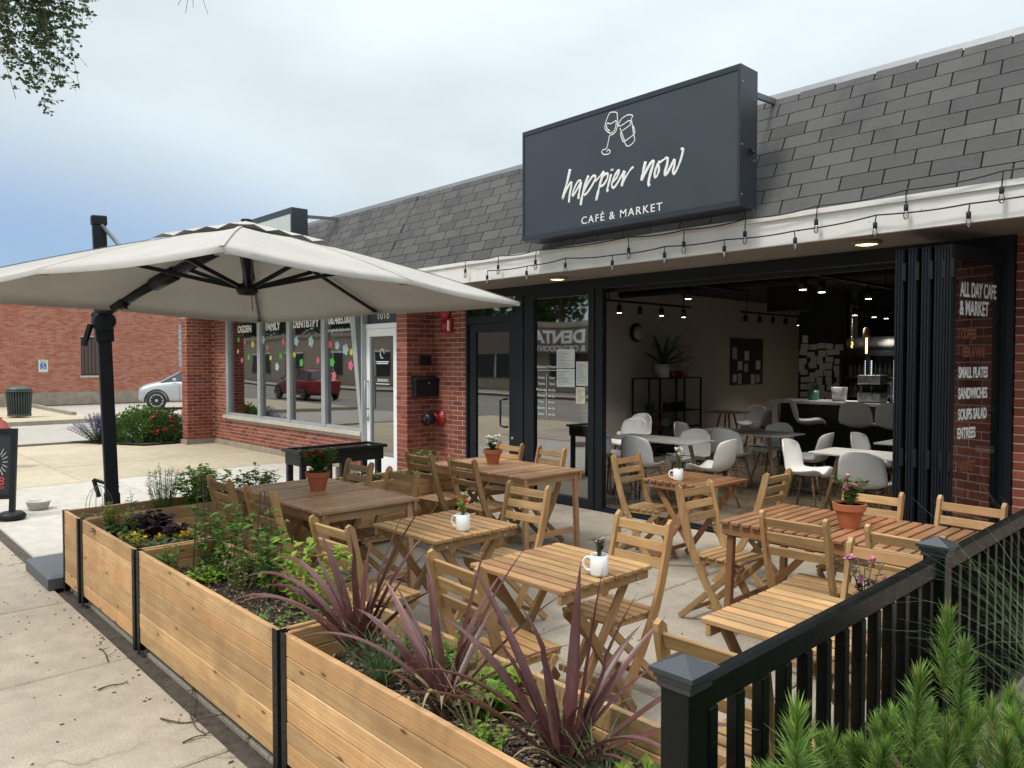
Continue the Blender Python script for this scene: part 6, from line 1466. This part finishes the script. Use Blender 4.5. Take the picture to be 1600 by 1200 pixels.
# partition with pinned papers
pa = thing('black_partition', 'black partition wall pinned all over with white paper sheets', 'partition', (0, 0, 0)); MB().lim(-6.62, -5.74, 13.62, 13.80, .005, 2.998).build('panel', M['ceil'], pa); r = random.Random(4)
for k in range(46):
    x, z = -6.52 + (k % 5) * .165 + r.uniform(-.03, .03), .98 + (k // 5) * .125 + r.uniform(-.03, .03); w_, h_ = r.choice(((.11, .14), (.14, .10), (.15, .115))); MB().box((x, 13.612 - .0009 * (k % 9), z), (w_, .0006, h_), Matrix.Rotation(r.uniform(-.12, .12), 3, 'Y')).build('paper_sheet', M['paper'], pa)
MB().lim(-5.73, -4.70, 14.1, 14.2, .005, 2.998).build('recess_wall', M['ceil'], pa)
fg = thing('drink_cooler', 'black two-door glass drink cooler with lit strips behind the bar', 'cooler', (0, 0, 0)); f_ = MB()
for x0, x1 in ((-5.72, -5.68), (-5.27, -5.21), (-4.80, -4.76)): f_.lim(x0, x1, 13.32, 13.95, .01, 1.90)
f_.lim(-5.68, -4.80, 13.33, 13.95, 1.80, 1.90).lim(-5.68, -4.80, 13.33, 13.95, .01, .35).lim(-5.68, -4.80, 13.90, 13.95, .35, 1.80); f_.build('cabinet', M['black'], fg)
for x0, x1 in ((-5.68, -5.27), (-5.21, -4.80)): MB().lim(x0, x1, 13.335, 13.341, .35, 1.80).build('glass_door', M['glass_clear'], fg)
for zz in (.75, 1.08, 1.42): MB().lim(-5.67, -5.28, 13.40, 13.88, zz, zz + .012).lim(-5.20, -4.81, 13.40, 13.88, zz, zz + .012).build('shelf', M['alu'], fg)
for x in (-5.29, -5.19, -4.82):
    e_ = MB(); z = .95
    while z < 1.72: e_.lim(x - .008, x + .008, 13.36, 13.372, z, z + .018); z += .034
    e_.build('led_strip', M['led'], fg)
bcol = [flat('bottle_a', (.30, .32, .30), .3), flat('bottle_b', (.10, .16, .10), .3), flat('bottle_c', (.35, .20, .08), .3)]
for k in range(22): x = -5.62 + (k % 11) * .078 + (.04 if k % 11 > 4 else 0); o = MB().lathe([(.03, 0), (.03, .14), (.012, .19), (.012, .23)], 10, (x, 13.55, 1.093 if k > 10 else 1.433)).build('drink_bottle', bcol[k % 3], None, True); tag(o, 'small drink bottle on a lit shelf inside the cooler', 'bottle', 'bottles inside the drink cooler')
for i, (x, w_) in enumerate(((-5.48, .36), (-5.02, .52))):
    t = thing('paper_roll', ('short pale roll on top of the cooler, left', 'long pale roll on top of the cooler, right')[i], 'roll', (x, 13.55, 2.02), 0); MB().tube([(-w_/2, 0, 0), (w_/2, 0, 0)], .115, 20).build('roll', M['counter'], t, True)
# things on the bar
def barthing(name, label, cat, x, prof, mat, n=18):
    t = thing(name, label, cat, (x, 11.95, 1.073)); MB().lathe(prof, n).build('body', mat, t, True); return t
barthing('plant_pot', 'green glazed plant pot on the bar in front of the papers', 'plant pot', -5.55, [(.075, 0), (.095, .16), (.088, .16), (.08, .14), (0, .14)], flat('green_glaze', (.05, .16, .12), .3)); herb('bar_plant', 'spiky dark plant in the green pot on the bar', -5.55, 11.95, 1.20, .22, .12, 12, 5, .10, 'leaf_dark', 90, .25)
barthing('grey_bucket', 'plain grey round bucket in the middle of the bar', 'bucket', -5.13, [(.10, 0), (.125, .22), (.115, .22), (.10, .02), (0, .02)], M['counter'])
cf = thing('coffee_machine', 'steel coffee machine with black band on the bar', 'coffee machine', (-4.62, 11.95, 1.073)); MB().lim(-.17, .17, -.16, .16, .0, .16).lim(-.17, .17, -.16, .16, .28, .42).build('body', M['rim'], cf, bevel=.015); MB().lim(-.16, .16, -.06, .155, .161, .279).build('band', M['black'], cf); MB().tube([(-.1, -.165, .25), (-.1, -.19, .10)], .012, 6).tube([(.05, -.165, .25), (.05, -.19, .10)], .012, 6).build('spout', M['rim'], cf)
tp = thing('bar_tap', 'tall thin steel tap on the bar', 'tap', (-4.33, 11.9, 1.073)); MB().tube(catmull([(0, 0, 0), (0, 0, .28), (0, -.04, .33), (0, -.10, .30)], 4), .012, 8).build('spout', M['rim'], tp, True); MB().lathe([(.03, 0), (.03, .02)], 12).build('base', M['rim'], tp)
for k in range(5): o = MB().lathe([(.028, 0), (.028, .12), (.012, .16), (.012, .20)], 10, (-4.20 + .07 * k, 12.15, 1.073)).build('bar_bottle', bcol[(k + 1) % 3], None, True); tag(o, 'small dark bottle in the row at the right end of the bar', 'bottle', 'bottles on the bar')
# pendant lamps
for i, (px, py, mt) in enumerate(((1331, 534, None), (1354, 530, 'brass'))):
    p = on_y(px, py, 11.9); t = thing('pendant_lamp', ('bare amber filament bulb hanging over the bar', 'small wooden pendant with an amber tube bulb over the bar')[i], 'pendant lamp', (p.x, p.y, p.z)); MB().tube([(0, 0, .08), (0, 0, 2.998 - p.z)], .004, 4).build('cord', M['wire'], t)
    if i: MB().lathe([(.05, -.02), (.05, .12), (.02, .14)], 18, (0, 0, .04)).build('shade', M['dowel'], t, True); MB().tube([(0, 0, .02), (0, 0, -.22)], .014, 10).build('bulb', M['filament'], t)
    else: MB().lathe([(0, -.10), (.035, -.07), (.04, -.02), (.015, .03), (.015, .08)], 14).build('bulb', M['bulb'], t, True); MB().tube(catmull([(0, 0, .0), (.015, 0, -.04), (-.01, 0, -.07), (.01, 0, -.09)], 4), .006, 5).build('filament', M['filament'], t)
# track lights
def track(label, x, y0, y1, spots, drop=3.0):
    t = thing('track_light', label, 'track light', (x, y0, 2.575), 0, 'track lights on the cafe ceiling'); MB().lim(-.018, .018, 0, y1 - y0, 0, .03).build('rail', M['black'], t)
    MB().tube([(0, .2, .03), (0, .2, .42)], .008, 6).tube([(0, y1 - y0 - .2, .03), (0, y1 - y0 - .2, .42)], .008, 6).build('hanger', M['black'], t)
    for y, lit in spots:
        s = MB().tube([(0, y - y0, 0), (0, y - y0, -.05)], .010, 6).tube([(0, y - y0, -.04), (0, y - y0, -.155)], [.034, .042], 14).build('spot', M['black'], t, True)
        if lit:
            MB().lathe([(0, -.160), (.035, -.158)], 14, (0, y - y0, 0)).build('lens', M['lamp_white'], s)
            ld = bpy.data.lights.new('spot_light', 'SPOT'); ld.energy = 52; ld.spot_size = R(95); ld.spot_blend = .8; ld.shadow_soft_size = .04; ld.color = (1, .92, .82)
            lo = link(bpy.data.objects.new('spot_light', ld), s); lo.location = (0, y - y0, -.17)
track('track of four spots over the black shelf', -7.0, 8.3, 10.6, ((8.75, 1), (9.25, 0), (9.8, 1), (10.4, 1)))
track('track of five spots along the left wall, only the last lit', -7.0, 12.2, 14.5, ((12.35, 0), (12.85, 0), (13.35, 0), (13.85, 0), (14.4, 1)))
track('track of three lit spots high over the right-hand tables', -3.5, 7.0, 9.6, ((7.28, 1), (7.7, 1), (8.9, 1)))
track('track of three lit spots above the middle of the bar', -4.88, 11.6, 13.3, ((11.9, 1), (12.65, 1), (13.15, 1)))
track('track with a single lit spot near the open front', -4.92, 7.1, 8.6, ((7.4, 1),))
track('furthest track of lit spots beyond the papered partition', -6.75, 14.8, 16.4, ((15.0, 1), (15.6, 1), (16.1, 1)))
# black shelf with plant
sf = thing('wire_shelf', 'black metal shelf unit against the left cafe wall', 'shelf', (-8.12, 10.75, .004)); 
for x in (-.17, .19):
    for y in (0, .82, 1.62): MB().lim(x - .014, x + .014, y - .014, y + .014, 0, 1.40).build('post', M['black'], sf)
for z in (.16, .48, .78, 1.385): MB().lim(-.18, .20, .015, 1.605, z, z + .022).build('shelf_board', M['black'], sf)
pp = thing('white_plant_pot', 'white pot with a big spiky plant on the black shelf', 'plant pot', (-8.02, 11.25, 1.412)); MB().lathe([(.12, 0), (.15, .24), (.14, .24), (.12, .2), (0, .2)], 22).build('body', M['counter'], pp, True)
sp = thing('spiky_houseplant', 'big spiky dark houseplant spilling from the white pot on the shelf', 'houseplant', (-8.0, 11.25, 1.60)); r = random.Random(31)
for k in range(26):
    a = r.uniform(-1.9, 1.9); mb = strap_mesh(r.uniform(.45, .85), .06, R(r.uniform(20, 85)), r.uniform(.3, 2.4), k + 400); o = mb.build('leaf', M['leaf_dark'], sp, True); o.rotation_euler = (0, 0, a)
for k in range(9): o = MB().box((-8.10 + r.uniform(-.08, .08), 10.95 + k * .16, .50 + .31 * (k % 2) + .07 + .0), (.12, .10, .14)).build('shelf_box', (M['paper'], M['sign_face'], M['terra'], M['ceil'])[k % 4], None, bevel=.006); tag(o, 'small boxed goods standing on the black shelf', 'box', 'goods on the black shelf')
for k in range(3): o = MB().lathe([(.05, 0), (.06, .10), (.05, .12)], 14, (-8.05, 11.62 + .2 * k, 1.412)).build('shelf_pot', (M['terra'], M['fabric_red'], M['mortar'])[k], None, True); tag(o, ('small brown pot on the shelf top beside the white pot', 'small red pot on the shelf top, middle', 'small tan pot on the shelf top, far end')[k], 'pot')
# wall hangings
ps = thing('photo_poster', 'black board of pinned photographs on the left cafe wall', 'poster', (-8.398, 14.2, 1.2)); MB().lim(0, .02, 0, 1.35, 0, 1.0).build('board', M['sign_box'], ps); r = random.Random(6)
for k in range(13): y, z = .05 + (k % 5) * .25 + r.uniform(-.03, .03), .12 + (k // 5) * .27 + r.uniform(-.04, .04); MB().box((.0225 + .0006 * (k % 4), y + .09, z), (.002, r.uniform(.10, .2), r.uniform(.14, .25))).build('photograph', (M['paper'], M['wall_in'], M['sign_face'])[k % 3], ps)
fr_ = thing('framed_notice', 'small pale framed notice on the wall above the shelf', 'picture', (-8.398, 12.35, 1.55)); MB().lim(0, .015, 0, .36, 0, .48).build('frame', M['mortar'], fr_); MB().lim(.0155, .018, .04, .32, .05, .43).build('print', M['wall_in'], fr_)
bh = thing('wall_light', 'round bulkhead lamp high on the left cafe wall', 'wall lamp', (-8.395, 10.95, 2.22)); MB().lathe([(.16, 0), (.17, .05), (.15, .07)], 24, (0, 0, 0), Matrix.Rotation(R(90), 3, 'Y')).build('housing', M['black'], bh, True); MB().lathe([(.14, .071), (.11, .12), (0, .14)], 24, (0, 0, 0), Matrix.Rotation(R(90), 3, 'Y')).build('lens', M['wall_in'], bh, True)
